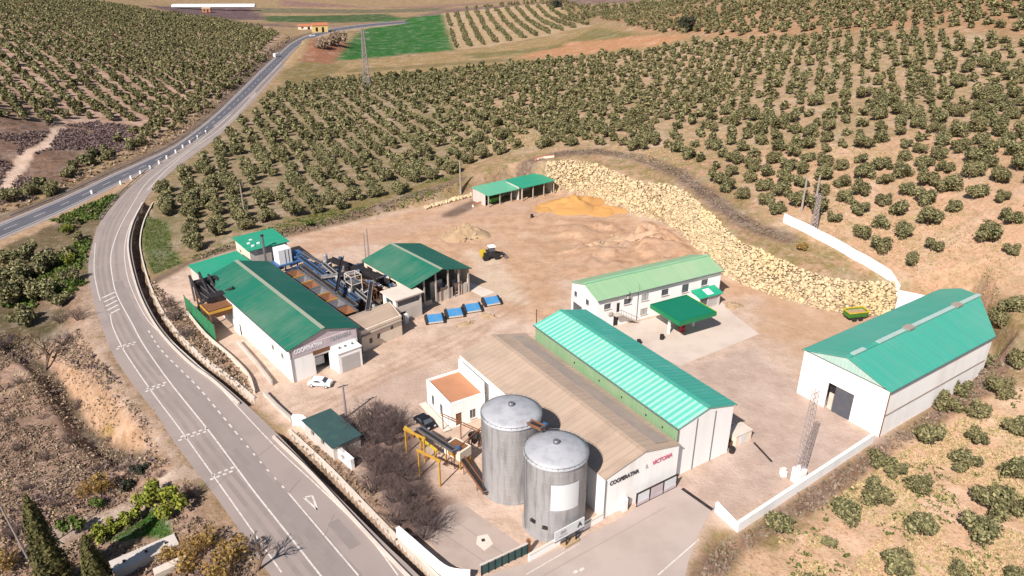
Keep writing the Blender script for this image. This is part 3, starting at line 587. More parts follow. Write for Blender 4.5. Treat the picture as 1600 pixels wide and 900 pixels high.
pt = MB().prism([tuple(q) for q in pxy([(746, 838), (762, 835), (771, 850), (757, 861), (744, 850)])], .024, .05, 'pale_concrete'); structure(pt.build('cover_slab'))
MB().prism([tuple(q) for q in pxy([(752, 843), (757, 842), (758, 846), (753, 847)])], .05, .09, 'dark_metal').build('manhole', None)
mh = bpy.data.objects['manhole']; tag(mh, 'small dark manhole lid on the pale patch of the loading yard', 'manhole cover')

# ------------------------------------------------------------------ walls, kerbs and rails
def wall_run(name, label, cat, px, h, th, mat, cap=None, z=None, zl=None, off=0, piers=0, group=None):
    P = px if isinstance(px, np.ndarray) else pxy(px); P = resample(P, step=2.0) if len(P) < 3 else P
    t_ = np.gradient(P, axis=0); t_ /= np.linalg.norm(t_, axis=1)[:, None] + 1e-9; nn = np.stack([-t_[:, 1], t_[:, 0]], 1)
    P = P + nn * off; zb = np.array([hz(*q) for q in P]) if z is None else np.full(len(P), z); zb = zb if zl is None else np.array(zl)
    o = P[len(P) // 2]; e = thing(name, label, cat, (o[0], o[1], float(zb[len(P) // 2])), group=group); zo = float(zb[len(P) // 2])
    def strip(w_, lo, hi, m):
        mb = MB()
        A, B = P - nn * w_ / 2 - o, P + nn * w_ / 2 - o; k = len(P)
        v = []
        for i in range(k): v += [(*A[i], zb[i] - zo + lo), (*B[i], zb[i] - zo + lo), (*B[i], zb[i] - zo + hi), (*A[i], zb[i] - zo + hi)]
        f = [(0, 1, 2, 3), tuple(4 * (k - 1) + j for j in (3, 2, 1, 0))]
        for i in range(k - 1): f += [(4 * i + j, 4 * i + (j + 1) % 4, 4 * i + 4 + (j + 1) % 4, 4 * i + 4 + j) for j in range(4)]
        return mb.add(v, f, m)
    strip(th, -2.2 if z == 0 else -.5, h, mat).build('wall_body', e)
    if cap: strip(th + .12, h + .002, h + .1, cap).build('coping', e)
    if piers:
        s = 0
        for i in range(0, len(P), piers): MB().box((P[i][0] - o[0], P[i][1] - o[1], zb[i] - zo + (h + .15) / 2), (th + .2, th + .2, h + .25), mat, math.atan2(t_[i][1], t_[i][0])).build('pier', e)
    return e
# the ditch along the road: a retaining wall with parapet on the road side, a low kerb on the works side
for D, lab in ((DITCH_A, 'grey parapet wall beside the ditch along the inside of the road bend'), (DITCH_B, 'grey parapet wall beside the ditch, running to the lower edge of the photo')):
    P = resample(D, step=1.5)
    side = 1 if np.dot(P[len(P) // 2] - roadR[np.argmin(np.hypot(*(roadR - P[len(P) // 2]).T))], np.array([-np.gradient(P, axis=0)[len(P) // 2][1], np.gradient(P, axis=0)[len(P) // 2][0]])) < 0 else -1
    e = wall_run('parapet_wall', lab, 'parapet', P, .38, .28, 'grey_wall', 'pale_concrete', z=0, off=side * 1.36)
    for c_ in e.children:
        if c_.name.startswith('wall_body'):
            for vv in c_.data.vertices:
                if vv.co.z < 0: vv.co.z = -2.15
    e = wall_run('ditch_kerb', lab.replace('grey parapet wall', 'low pale kerb on the works side'), 'kerb', P, .28, .3, 'pale_concrete', None, z=0, off=-side * 1.38)
    for c_ in e.children:
        for vv in c_.data.vertices:
            if vv.co.z < 0: vv.co.z = -2.15
wall_run('boundary_wall', 'low cream wall beside the green works fence, above the road bend', 'wall', catmull(pxy([(293, 492), (322, 527), (362, 562), (388, 590), (398, 616)]), 4), .8, .25, 'cream_wall', 'pale_concrete')
wall_run('boundary_wall', 'thin grey wall along the left side of the white gabled mill', 'wall', pxy([(372, 538), (400, 570), (426, 603)]), 1.0, .2, 'grey_wall', 'concrete')
wall_run('hedge_wall', 'dark low wall leading to the road entrance beside the teal hut', 'wall', pxy([(413, 618), (432, 638), (456, 660)]), .9, .3, 'grey_wall', 'concrete')
wall_run('boundary_wall', 'thick white wall in front of the dark teal hut', 'wall', pxy([(458, 664), (472, 664), (512, 698), (552, 733)]), 1.7, .55, 'white_wall', 'white_wall')
wall_run('boundary_wall', 'curving white wall at the lower edge of the photo, ending at the dark gate', 'wall', catmull(pxy([(622, 838), (645, 858), (672, 882), (700, 903), (735, 908)]), 4), 1.5, .42, 'white_wall', 'white_wall')
wall_run('boundary_wall', 'low white wall between the front silo and the access road', 'wall', pxy([(826, 877), (942, 811)]), 1.0, .25, 'white_wall', 'pale_concrete')
wall_run('boundary_wall', 'long white wall along the right side of the paved yard, below the lattice mast', 'wall', pxy([(1118, 799), (1151, 831), (1255, 762), (1362, 691)]), 1.5, .35, 'white_wall', 'white_wall', z=0)
TW = catmull(np.array([at(1222, 361, 8.4)[:2], at(1300, 400, 7.2)[:2], at(1405, 453, 5.2)[:2]]), 6)
wall_run('boundary_wall', 'white wall on the slope above the stone wall, stepping down to the teal shed', 'wall', TW, 1.9, .4, 'white_wall', 'white_wall')
wall_run('boundary_wall', 'short white wall joining the end of the stone wall to the teal shed', 'wall', np.array([at(1396, 493, 0)[:2], at(1452, 506, 0)[:2]]), 5.6, .4, 'white_wall', 'white_wall', z=0)
RED = np.array([at(a, b, 6.5)[:2] for a, b in ((738, 290), (790, 272), (838, 258), (866, 258))])
wall_run('terrace_wall', 'long low orange-tiled wall behind the two small teal roofs', 'wall', catmull(RED, 3), .7, .6, 'cream_wall', 'tile_red')
# guard rails
def guardrail(label, P, z=0, step=3.0, h=.75, mat='galvanised'):
    P = resample(P, step=step); o = P[0]; e = thing('guard_rail', label, 'guard rail', (*o, z)); mb = MB()
    for a, b in zip(P[:-1], P[1:]):
        d = b - a; mb.box((*((a + b) / 2 - o), h - .15), (np.hypot(*d) + .05, .07, .32), mat, math.atan2(d[1], d[0]))
    mb.build('rail', e)
    for a in P: MB().box((*(a - o), h / 2 - .05), (.1, .14, h + .1), mat).build('post', e)
    return e
off = lambda A, B, d: A + (A - B) / (np.linalg.norm(A - B, axis=1)[:, None]) * d
guardrail('grey guard rail on the outer side of the road bend, left of the hatched markings', off(roadL, roadR, .6)[int(N_R * .36):int(N_R * .6)])
guardrail('guard rail along the far side of the dark highway', off(hwyU, hwyD, .8)[8:118], step=8)
guardrail('guard rail where the dark highway and the bend run side by side', off(hwyD, hwyU, .8)[60:118], step=8)
# stone retaining wall: boulders laid on the cut slope
def icos(sub=1):
    bm = bmesh.new(); bmesh.ops.create_icosphere(bm, subdivisions=sub, radius=1); v = np.array([q.co[:] for q in bm.verts]); f = [[q.index for q in a.verts] for a in bm.faces]; bm.free(); return v, f
IV, IF = icos(1); IV2, IF2 = icos(2)
surf('rubble_stone', (.40, .31, .22), (.26, .20, .14), .8, 1.0, .95)
def boulder(mb, c, s, mat, rnd):
    a = rnd.uniform(0, 6.28); k = IV * (1 + rnd.normal(0, .13, (len(IV), 1))) * np.array([s * rnd.uniform(.8, 1.25), s * rnd.uniform(.7, 1), s * rnd.uniform(.65, 1)])
    ca, sa = math.cos(a), math.sin(a); k = np.stack([k[:, 0] * ca - k[:, 1] * sa, k[:, 0] * sa + k[:, 1] * ca, k[:, 2]], 1) + np.array(c); mb.add(k.tolist(), IF, mat)
rw = MB(); P = resample(RB, step=.52); tn = np.gradient(P, axis=0); tn /= np.linalg.norm(tn, axis=1)[:, None]; nn = np.stack([tn[:, 1], -tn[:, 0]], 1) * -1
mid = P[len(P) // 2]
if sdist(np.array([mid[0] + nn[len(P) // 2][0] * 3]), np.array([mid[1] + nn[len(P) // 2][1] * 3]), PLAT)[0] < 0: nn = -nn
rr_ = np.random.default_rng(3); TOPS = H(P[:, 0] + nn[:, 0] * 3.0, P[:, 1] + nn[:, 1] * 3.0)
for i in range(len(P)):
    top = TOPS[i]; z = rr_.uniform(0, .3)
    while z < top + .25:
        fq = min(z / max(top, .1), 1); q = P[i] + nn[i] * (.0 + 2.4 * (.5 - math.sin(math.asin(1 - 2 * fq) / 3)) + rr_.uniform(-.12, .12)) + tn[i] * rr_.uniform(-.25, .25)
        boulder(rw, (q[0], q[1], z), .22 + .36 * rr_.random() ** 1.6, 'limestone', rr_); z += rr_.uniform(.36, .60)
o = rw.build('stone_wall'); tag(o, 'high curving retaining wall of pale yellow boulders behind the yard', 'stone wall')
rw = MB()
for a in resample(np.array([at(664, 322, 1)[:2], at(735, 300, 1.5)[:2]]), step=.9):
    for k in range(3): boulder(rw, (a[0] + rr_.uniform(-.3, .3), a[1] + k * .7, hz(a[0], a[1] + k * .7) + .4), rr_.uniform(.4, .7), 'limestone', rr_)
tag(rw.build('stone_wall'), 'short low run of pale boulders left of the small teal roofs', 'stone wall')
# heaps of sand and spoil
def heap(name, label, cat, px, rx, ry, h, mat, rot=0, rough=.25, seed=0, rocks=0):
    c_ = at(*px); nA, nRr = 40, 12; v = [(0, 0, h)]; f = []
    for r in range(1, nRr + 1):
        q = r / nRr
        for a in range(nA):
            t = 2 * math.pi * a / nA; rad = q * (1 + .18 * math.sin(3 * t + seed) + .1 * math.sin(5 * t + 2 * seed)); x, y = rx * rad * math.cos(t), ry * rad * math.sin(t)
            z = h * (1 - q) ** .9 * (1 + rough * float(vnoise(np.array([x]), np.array([y]), .9, seed)[0] - .5) * 2) - (.15 if r == nRr else 0); v.append((x, y, z))
    for a in range(nA): f.append((0, 1 + a, 1 + (a + 1) % nA))
    for r in range(nRr - 1):
        for a in range(nA): f.append((1 + r * nA + a, 1 + (r + 1) * nA + a, 1 + (r + 1) * nA + (a + 1) % nA, 1 + r * nA + (a + 1) % nA))
    mb = MB().add(v, f, mat); rr2 = np.random.default_rng(seed + 5)
    for k in range(rocks):
        t, q = rr2.uniform(0, 6.28), rr2.uniform(.2, 1.1); boulder(mb, (rx * q * math.cos(t), ry * q * math.sin(t), max(0, h * (1 - q)) + .1), rr2.uniform(.15, .42), 'rubble_stone', rr2)
    return tag(mb.build(name, None, (c_[0], c_[1], 0), rot, True), label, cat)
heap('sand_heap', 'broad heap of bright orange sand at the foot of the stone wall', 'sand heap', (898, 322), 10.5, 7, 3.0, 'sand', .5, .35, 1)
heap('sand_heap', 'smaller paler sand heap to the right of the orange heap', 'sand heap', (948, 330), 7, 4.5, 1.6, 'sand', .2, .2, 2)
heap('sand_heap', 'flat spill of orange sand left of the main sand heap', 'sand heap', (855, 326), 5, 3, .5, 'sand', .2, .3, 8)
heap('spoil_heap', 'dark mound of earth and rocks behind the machine shed', 'spoil heap', (727, 367), 6.5, 5, 2.6, 'spoil', .3, .4, 3, 60)
heap('spoil_heap', 'ridge of broken reddish earth across the upper yard', 'spoil heap', (1012, 370), 10, 3.4, 1.2, 'red_earth', .1, .8, 4, 26)
heap('spoil_heap', 'low streak of earth left of the reddish ridge in the upper yard', 'spoil heap', (925, 385), 9, 1.6, .9, 'red_earth', .5, .6, 5, 10)
heap('spoil_heap', 'low pale bank of dug earth beyond the office roof, nearest the stone wall', 'spoil heap', (1048, 392), 6, 2.6, .9, 'red_earth', .8, .8, 14, 16)
heap('rubble_heap', 'little heap of rubble on the yard near the blue hoppers, nearest the green mill', 'rubble', (728, 506), 2.2, .9, .35, 'spoil', .5, .5, 6, 5)
heap('rubble_heap', 'little heap of rubble on the yard in front of the rightmost blue hopper', 'rubble', (762, 494), 2.0, 1.1, .4, 'spoil', -.5, .5, 7, 5)
heap('rubble_heap', 'heap of pale rubble at the right end of the office building', 'rubble', (1146, 478), 2.2, 1.6, .5, 'spoil', .3, .5, 9, 12)

# ------------------------------------------------------------------ buildings
# olive mill: long dark-green roof, gable to the yard
G_O, G_A = (-38.0, 109.0), 40.0
mill = gabled('mill_building', 'long white mill with a dark green roof and a lettered lilac band across its gable', 'mill', G_O, G_A, 13.0, 39.0, 6.5, 1.9, 'white_wall', ('green_roof_dusty', 'green_roof'), front=[(4.4, 7.2, 0, 3.6)], left=[(31, 32.2, 3.2, 4.4), (35, 36.2, 3.2, 4.4)], frontm='white_wall', gable_m='lilac_band', ridge='ridge_dusty')
b = MB()
b.box((6.5, -.06, 5.6), (13.06, .12, 1.75), 'lilac_band'); b.build('sign_band', mill)
text('COOPERATIVA', 1.1, 'letter_white', mill, (3.5, -.15, 5.75), (R(90), 0, 0), sx=.72); text('OLIVARERA', 1.1, 'letter_grey', mill, (9.6, -.15, 5.85), (R(90), 0, 0), sx=.72)
d = MB().box((5.8, .75, 3.42), (2.8, .9, .36), 'shutter').box((5.8, .06, 4.35), (3.2, .3, .9), 'rust').build('roller_door', mill); MB().box((5.8, 1.6, 1.6), (2.0, .2, 1.6), 'silo_panel').build('machine_casing', d)
MB().box((6.5, 3, .06), (11, 5, .1), 'concrete').build('floor', mill)
for q in (4, 8.0): window(mill, (0, 39), (0, 0), q + 27, q + 28.2, 3.2, 4.4, 'concrete')
b = MB().box((9.9, -1.3, 2.0), (4.6, 2.6, 4.0), 'white_wall').box((9.9, -1.35, 4.06), (4.8, 2.8, .14), 'white_wall'); box_ = b.build('porch', mill)
MB().box((9.9, -2.62, 1.6), (3.5, .08, 3.1), 'shutter').build('shutter_door', box_)
for q in (8.7, 9.8, 11.2): MB().box((q, -1.2, 4.3), (.3, .3, .4), 'steel').build('vent', box_)
MB().path([(.2, -.12, 6.2), (.2, -.12, .1)], .07, 'steel').build('downpipe', mill); MB().path([(12.9, -.15, 6.2), (12.9, -.15, .1)], .08, 'dark_metal').build('downpipe', mill)
# teal lean-to and teal-roofed store behind the mill
e = thing('lean_to', 'low teal ribbed lean-to roof between the mill and the olive trees', 'lean-to', (*toW(G_O, G_A, .5, 40.2), 0), R(G_A)); b = MB(); b.wall((0, 0), (10.5, 0), 0, 5.0, 'grey_wall').wall((10.5, 0), (10.5, 12), 0, 5.3, 'grey_wall').wall((10.5, 12), (0, 12), 0, 4.4, 'grey_wall').wall((0, 12), (0, 0), 0, 4.4, 'grey_wall'); b.build('wall', e)
MB().slab([(-.3, -.4, 5.1), (10.8, -.4, 5.6), (10.8, 12.3, 5.5), (-.3, 12.3, 4.9)], .15, 'green_sheet').build('roof', e)
e = thing('store_shed', 'square teal-roofed store at the far left end of the works', 'store', (*toW(G_O, G_A, 12.6, 48), 0), R(G_A)); b = MB(); b.wall((0, 0), (8.9, 0), 0, 6.6, 'grey_wall', [(1.2, 3.2, 0, 3), (5, 7.6, 0, 3.4)]).wall((8.9, 0), (8.9, 8.4), 0, 6.6, 'grey_wall').wall((8.9, 8.4), (0, 8.4), 0, 6.6, 'grey_wall').wall((0, 8.4), (0, 0), 0, 6.6, 'cream_wall', [(2, 3, 4, 5)]); b.build('wall', e)
rf = MB().slab([(-.5, -.6, 6.7), (9.4, -.6, 6.7), (9.4, 8.9, 7.2), (-.5, 8.9, 7.2)], .16, 'green_sheet').build('roof', e)
for x, y in ((1.4, 1.2), (1.2, 3.2), (2.4, 5), (3, 2)): MB().box((x, y, 7.0), (.6, .5, .3), 'white_sheet').build('skylight', rf)
MB().box((2.2, .3, 1.5), (2, .1, 3), 'dark_metal').build('door', e); MB().box((6.3, .3, 1.7), (2.6, .1, 3.4), 'dark_metal').build('door', e)
# flat tan annexe by the mill gable
e = thing('annexe_building', 'low tan flat-roofed annexe with small dark windows, right of the mill gable', 'annexe', (*toW(G_O, G_A, 14.6, 1.6), 0), R(G_A + 5)); b = MB()
op = [(1.6, 2.3, 1.2, 2.2), (3.4, 4.2, 1.5, 2.5), (6.6, 7.2, 2.2, 3.0)]
b.wall((0, 0), (9.2, 0), 0, 4.3, 'cream_wall', op).wall((9.2, 0), (11.4, 6.6), 0, 4.3, 'cream_wall').wall((11.4, 6.6), (1, 7), 0, 4.3, 'cream_wall').wall((1, 7), (0, 0), 0, 4.3, 'cream_wall'); b.build('wall', e)
MB().slab([(0.2, .2, 4.1), (9, .2, 4.1), (11.1, 6.4, 4.1), (1.1, 6.8, 4.1)], .2, 'fibre_roof').build('roof', e)
MB().box((4.6, .05, 4.2), (9.3, .25, .5), 'cream_wall').box((4.6, -.12, 3.3), (9.2, .25, .3), 'grey_roof_strip').build('parapet', e)
for o_ in op: window(e, (0, 0), (9.2, 0), *o_, frame='dark_metal', mull=0, sill=False)
MB().path([(-.5, -.4, 0), (-.5, -.4, 3), (.3, -.1, 3.6)], .1, 'steel').build('pipe', e)
# glazed weigh office
e = thing('weigh_office', 'small white-roofed office with a strip of windows, beside the open machine shed', 'office', (*toW(G_O, G_A, 25.6, 7.2), 0), R(G_A)); b = MB()
b.wall((0, 0), (6, 0), 0, 2.6, 'grey_wall', [(1, 2.2, 0, 2.2)]).wall((0, 0), (6, 0), 2.6, 5.2, 'pale_concrete', [(.4, 5.6, 3.5, 4.7)]).wall((6, 0), (6, 5), 0, 5.2, 'grey_wall').wall((6, 5), (0, 5), 0, 5.2, 'grey_wall').wall((0, 5), (0, 0), 0, 5.2, 'white_wall', [(1.2, 3.8, 3.4, 4.6)]); b.build('wall', e)
MB().slab([(-.4, -.4, 5.35), (6.4, -.4, 5.35), (6.4, 5.4, 5.35), (-.4, 5.4, 5.35)], .2, 'pale_concrete').build('roof', e)
window(e, (0, 0), (6, 0), .4, 5.6, 3.5, 4.7, 'steel', mull=4, sill=False); window(e, (0, 5), (0, 0), 1.2, 3.8, 3.4, 4.6, 'canopy_trim', mull=1)
MB().box((1.6, .3, 1.1), (1.2, .08, 2.2), 'dark_metal').build('door', e); MB().box((-.2, -.9, 1.1), (.25, .25, 2.2), 'white_wall').box((1.5, -.9, 1.0), (.9, .8, 2.0), 'silo_panel').build('cabinet', e)
# open-fronted machine shed
M_O, M_A = (-20.6, 136.2), 41.0
e = thing('machine_shed', 'open-fronted shed with a dusty dark green gabled roof and dark machinery inside', 'shed', (*M_O, 0), R(M_A)); Wm, Lm, em, rm = 15.0, 18.6, 5.6, 1.9; b = MB()
b.wall((Wm, 0), (Wm, Lm), 0, em, 'cream_wall', [(3, 5, 3, 4.4), (8, 10, 3, 4.4), (13, 15, 3, 4.4)]).wall((Wm, Lm), (0, Lm), 0, em, 'cream_wall').wall((0, Lm), (0, 0), 0, em, 'cream_wall', [(1, 3.5, 2, 4.8), (5, 8, 2, 4.8), (10, 13, 2, 4.8), (15, 17.6, 2, 4.8)]); b.add([(0, Lm, em), (Wm, Lm, em), (Wm / 2, Lm, em + rm)], [(0, 1, 2)], 'cream_wall'); b.build('wall', e)
s = rm / (Wm / 2); rr = MB(); zt = em + rm + .2
for sg, mt in ((-1, 'green_roof_dusty'), (1, 'green_roof')):
    xe = Wm / 2 + sg * (Wm / 2 + .4); rr.slab([(Wm / 2, -.5, zt), (xe, -.5, zt - s * (Wm / 2 + .4)), (xe, Lm + .4, zt - s * (Wm / 2 + .4)), (Wm / 2, Lm + .4, zt)][::sg], .15, mt)
rf = rr.build('roof', e); MB().box((Wm / 2, Lm / 2, zt + .04), (.6, Lm + .9, .1), 'ridge_dusty').build('ridge_cap', rf)
for x in (.2, 3.2, 6.2, 9.4, 12.2, 14.8): MB().box((x, .15, (em + rm * (1 - abs(x - 7.5) / 7.5)) / 2), (.3, .3, em + rm * (1 - abs(x - 7.5) / 7.5) - .05), 'concrete').build('post', e)
MB().box((7.8, 2.4, 2.0), (3.0, .4, 4.0), 'grey_wall').box((7.9, .4, 1.1), (2.8, .3, 2.2), 'pale_concrete').box((9.9, .4, 1.2), (1.4, .3, 2.4), 'grey_wall').build('partition', e); MB().box((13.6, .2, 1.2), (1.6, .3, 2.4), 'grey_wall').build('partition', e); MB().box((3.8, .6, .5), (3, .3, 1), 'pale_concrete').build('low_wall', e)
MB().box((7.5, 9, .05), (14.6, 18, .08), 'concrete').build('floor', e)
for nm, lab, cat, x, y in (('hopper', 'dark steel hopper on legs in the left bay of the open machine shed', 'hopper', 2.4, 1.4), ('hopper', 'dark steel hopper on legs in the middle of the open machine shed', 'hopper', 8.4, .9), ('hopper', 'dark steel hopper on legs in the right bay of the open machine shed', 'hopper', 12, .8)):
    h = thing(nm, lab, cat, (*toW(M_O, M_A, x, y), 0), R(M_A))
    b = MB(); b.add([(-1, -.9, 3.2), (1, -.9, 3.2), (1, .9, 3.2), (-1, .9, 3.2), (-.3, -.3, 1.4), (.3, -.3, 1.4), (.3, .3, 1.4), (-.3, .3, 1.4)], [(0, 1, 5, 4), (1, 2, 6, 5), (2, 3, 7, 6), (3, 0, 4, 7)], 'steel'); b.build('bin', h)
    for a, c_ in ((-1, -1), (1, -1), (1, 1), (-1, 1)): MB().tube((a * .9, c_ * .8, 0), (a * .9, c_ * .8, 3.2), .08, 'rust').build('leg', h)
# concrete apron right of the machine shed
sheet('shed_apron', [tuple(toW(M_O, M_A, *q)) for q in ((15.4, -4), (19, -4), (17, 14), (15.4, 14))], 'pale_concrete', .03)

# office block
O_O, O_A = (16.6, 128.0), 27.6
off_ = [(1.6, 3.2, 4.2, 5.4), (4.6, 5.4, 2.9, 5.0), (6.3, 8.0, 4.2, 5.5), (10.6, 12.4, 4.1, 5.5), (15.6, 17.4, 4.1, 5.5), (20.9, 22.7, 3.6, 5.5), (26, 27.8, 4.1, 5.5), (10.6, 12.4, .9, 2.3), (15.6, 17.4, .9, 2.3), (20.9, 22.5, 0, 2.3), (4.0, 5.2, 0, 2.2)]
lo_ = [(.9, 2.0, 4.1, 5.3), (5.2, 6.4, 4.1, 5.3), (.5, 4, .4, 2.8)]
office = thing('office_building', 'two-storey white office with a pale green ribbed roof and an outside stair', 'office', (*O_O, 0), R(O_A))
Wf, Df, eo, ro = 31.2, 9.4, 6.7, 1.5; b = MB(); b.wall((0, 0), (Wf, 0), 0, eo, 'white_wall', off_).wall((Wf, 0), (Wf, Df), 0, eo, 'white_wall').wall((Wf, Df), (0, Df), 0, eo, 'white_wall').wall((0, Df), (0, 0), 0, eo, 'white_wall', lo_)
for x in (0, Wf): b.add([(x, 0, eo), (x, Df, eo), (x, Df / 2, eo + ro)], [(0, 1, 2)], 'white_wall')
b.build('wall', office); rr = MB(); zt = eo + ro + .16; s = ro / (Df / 2)
rr.slab([(-.3, Df / 2, zt), (-.3, -.45, zt - s * (Df / 2 + .45)), (Wf + .3, -.45, zt - s * (Df / 2 + .45)), (Wf + .3, Df / 2, zt)], .14, 'light_green_roof').slab([(-.3, Df / 2, zt), (Wf + .3, Df / 2, zt), (Wf + .3, Df + .45, zt - s * (Df / 2 + .45)), (-.3, Df + .45, zt - s * (Df / 2 + .45))], .14, 'light_green_roof')
rf = rr.build('roof', office); MB().box((Wf / 2, Df / 2, zt + .05), (Wf + .6, .6, .12), 'ridge_green').build('ridge_cap', rf); MB().tube((-.3, -.5, eo - .1), (Wf + .3, -.5, eo - .1), .1, 'steel').build('gutter', rf)
for i, o_ in enumerate(off_):
    if o_[2] == 0 or i == 1: d = MB().box(((o_[0] + o_[1]) / 2, .15, (o_[2] + o_[3]) / 2), (o_[1] - o_[0], .06, o_[3] - o_[2]), 'dark_metal').build('door', office); MB().box((o_[0] + .2, .08, (o_[2] + o_[3]) / 2), (.06, .08, .2), 'steel').build('handle', d)
    else: window(office, (0, 0), (Wf, 0), *o_, frame='steel', pane='shutter' if i in (3, 7) else 'glass')
for o_ in lo_[:2]: window(office, (0, Df), (0, 0), *o_, frame='dark_metal')
MB().box((.18, Df - 2.25, 1.6), (.06, 3.4, 2.3), 'glass').build('garage_door', office)
st = MB()
for k in range(14): st.box((9.3 - .32 * k, -.7, .1 + .2 * k), (.34, 1.2, .12), 'concrete')
st.box((4.4, -.7, 2.8), (1.4, 1.3, .15), 'concrete'); st.add([(9.5, -1.25, 0), (9.5, -1.35, 0), (4.9, -1.35, 2.8), (4.9, -1.25, 2.8), (3.7, -1.25, 2.8), (3.7, -1.35, 2.8)], [(0, 1, 2, 3), (3, 2, 5, 4)], 'grey_wall'); sto = st.build('staircase', office)
rl = MB()
for k in range(8): rl.tube((9.3 - .64 * k, -1.3, .2 + .4 * k), (9.3 - .64 * k, -1.3, 1.2 + .4 * k), .025, 'dark_metal', 4)
rl.tube((9.3, -1.3, 1.2), (4.8, -1.3, 4.0), .035, 'dark_metal', 5).tube((4.8, -1.3, 3.95), (3.7, -1.3, 3.95), .035, 'dark_metal', 5); rl.build('railing', sto)
for x, z in ((2.9, 3.3), (7.2, 5.9)): MB().box((x, -.25, z), (.9, .4, .6), 'grey_wall').build('air_conditioner', office)
MB().path([(9.6, -.12, 6.5), (9.6, -.12, .1)], .06, 'steel', 5).tube((9.6, -.4, 6.9), (9.6, -.1, 8.1), .03, 'dark_metal', 4).build('downpipe', office)
MB().path([(7.0, -.7, 7.4), (7.0, -.7, 5.6)], .05, 'dark_metal', 5).build('flue', office)
# little kiosk with a green roof and a white panel
e = thing('kiosk', 'small kiosk with a green roof and one white roof panel, against the office', 'kiosk', (*toW(O_O, O_A, 23.6, -2.6), 0), R(O_A)); b = MB(); b.wall((0, 0), (5.6, 0), 0, 3.0, 'grey_wall', [(.4, 2.2, .9, 2.6), (2.6, 5.2, .2, 2.7)]).wall((5.6, 0), (5.6, 2.5), 0, 3.0, 'white_wall').wall((0, 2.5), (0, 0), 0, 3.0, 'white_wall'); b.build('wall', e)
rf = MB().slab([(-.3, -.4, 3.05), (6, -.4, 3.05), (6, 2.5, 3.75), (-.3, 2.5, 3.75)], .14, 'kiosk_green').build('roof', e); MB().slab([(2.2, 0.1, 3.22), (3.8, 0.1, 3.22), (3.8, 1.9, 3.65), (2.2, 1.9, 3.65)], .06, 'white_sheet').build('roof_panel', rf)
window(e, (0, 0), (5.6, 0), .4, 2.2, .9, 2.6, 'steel'); MB().box((3.9, .2, 1.45), (2.6, .06, 2.5), 'shutter').build('shutter_door', e)
# fuel canopy
C_O, C_A = at(1062, 503, 4.9)[:2], 28.5
e = thing('fuel_canopy', 'square dark green fuel canopy on columns in front of the office', 'canopy', (*C_O, 0), R(C_A)); Wc, Lc = 9.0, 8.6
MB().box((Wc / 2, Lc / 2, 4.45), (Wc, Lc, .5), 'canopy_green').box((Wc / 2, Lc / 2, 4.74), (Wc - .5, Lc - .5, .1), 'canopy_green').build('roof_slab', e)
tr = MB()
for c_, sz in (((Wc / 2, -.06, 4.45), (Wc + .2, .1, .85)), ((Wc / 2, Lc + .06, 4.45), (Wc + .2, .1, .85)), ((-.06, Lc / 2, 4.45), (.1, Lc, .85)), ((Wc + .06, Lc / 2, 4.45), (.1, Lc, .85))): tr.box(c_, sz, 'canopy_trim')
tr.box((Wc + .1, Lc / 2, 4.9), (.06, Lc + .2, .08), 'lime_paint'); tr.build('fascia', e)
for x, y in ((1.4, 4.3), (7.6, 4.3)): MB().box((x, y, 2.1), (.4, .4, 4.2), 'white_sheet').build('column', e)
for lab, x, y, r_ in (('fuel pump with red sides in the canopy shade, nearer the yard', 4.0, 3.4, 0), ('fuel pump with red sides in the shade under the canopy, nearer the office', 5.2, 5.6, .1)):
    h = thing('fuel_pump', lab, 'fuel pump', (*toW(C_O, C_A, x, y), .028), R(C_A) + r_)
    MB().box((0, 0, .1), (1.6, .9, .2), 'concrete').build('plinth', h); MB().box((0, 0, 1.0), (.9, .5, 1.6), 'red_paint').box((0, 0, 1.95), (1.0, .55, .3), 'white_sheet').build('body', h)
    MB().box((0, -.27, 1.3), (.6, .05, .4), 'dark_metal').build('display', h); MB().path([(.48, 0, 1.6), (.75, 0, 1.2), (.6, 0, .5), (.5, 0, .9)], .03, 'rubber', 5).build('hose', h)

# teal hall, the beige hall beside it, and the little terrace house
T_O, T_A = (23.0, 83.9), 32.0
teal = gabled('teal_hall', 'long hall with a bright turquoise ribbed roof, white gable panels and a green side wall', 'hall', T_O, T_A, 10.9, 35.6, 8.55, 1.35, 'white_sheet', ('teal_roof_pale', 'teal_roof'), over=.25, leftm='green_side', frontm='white_sheet', ridge='teal_shed_roof')
b = MB()
for x in (3.6, 7.2): b.box((x, -.04, 4.4), (.14, .08, 8.8), 'steel')
b.build('wall_joint', teal); rb = MB(); s = 1.35 / 5.45
for k in range(36):
    y = .0 + k * 1.0
    for sg, mt in ((-1, 'teal_rib'), (1, 'teal_roof')):
        x0, x1 = 5.45, 5.45 + sg * 5.7; z0, z1 = 9.9 + .22, 9.9 + .22 - s * 5.7
        rb.add([(x0, y - .19, z0), (x1, y - .19, z1), (x1, y + .19, z1), (x0, y + .19, z0), (x0, y - .24, z0 - .13), (x1, y - .24, z1 - .13), (x1, y + .24, z1 - .13), (x0, y + .24, z0 - .13)], [(0, 1, 2, 3), (0, 4, 5, 1), (2, 6, 7, 3), (1, 5, 6, 2), (0, 3, 7, 4)], mt)
rb.build('roof_ribs', [c_ for c_ in teal.children if c_.name.startswith('roof')][0])
MB().path([(-.1, -.15, 8.4), (-.1, -.15, .1)], .08, 'steel').build('downpipe', teal)
for q in (3, 6.5, 12, 17.5, 24): MB().box((-.06, q, 6.9), (.06, .25, .25), 'dark_metal').build('vent', teal)
B_A = 33.0
B_O = (12.0, 75.6); Wb = 13.2
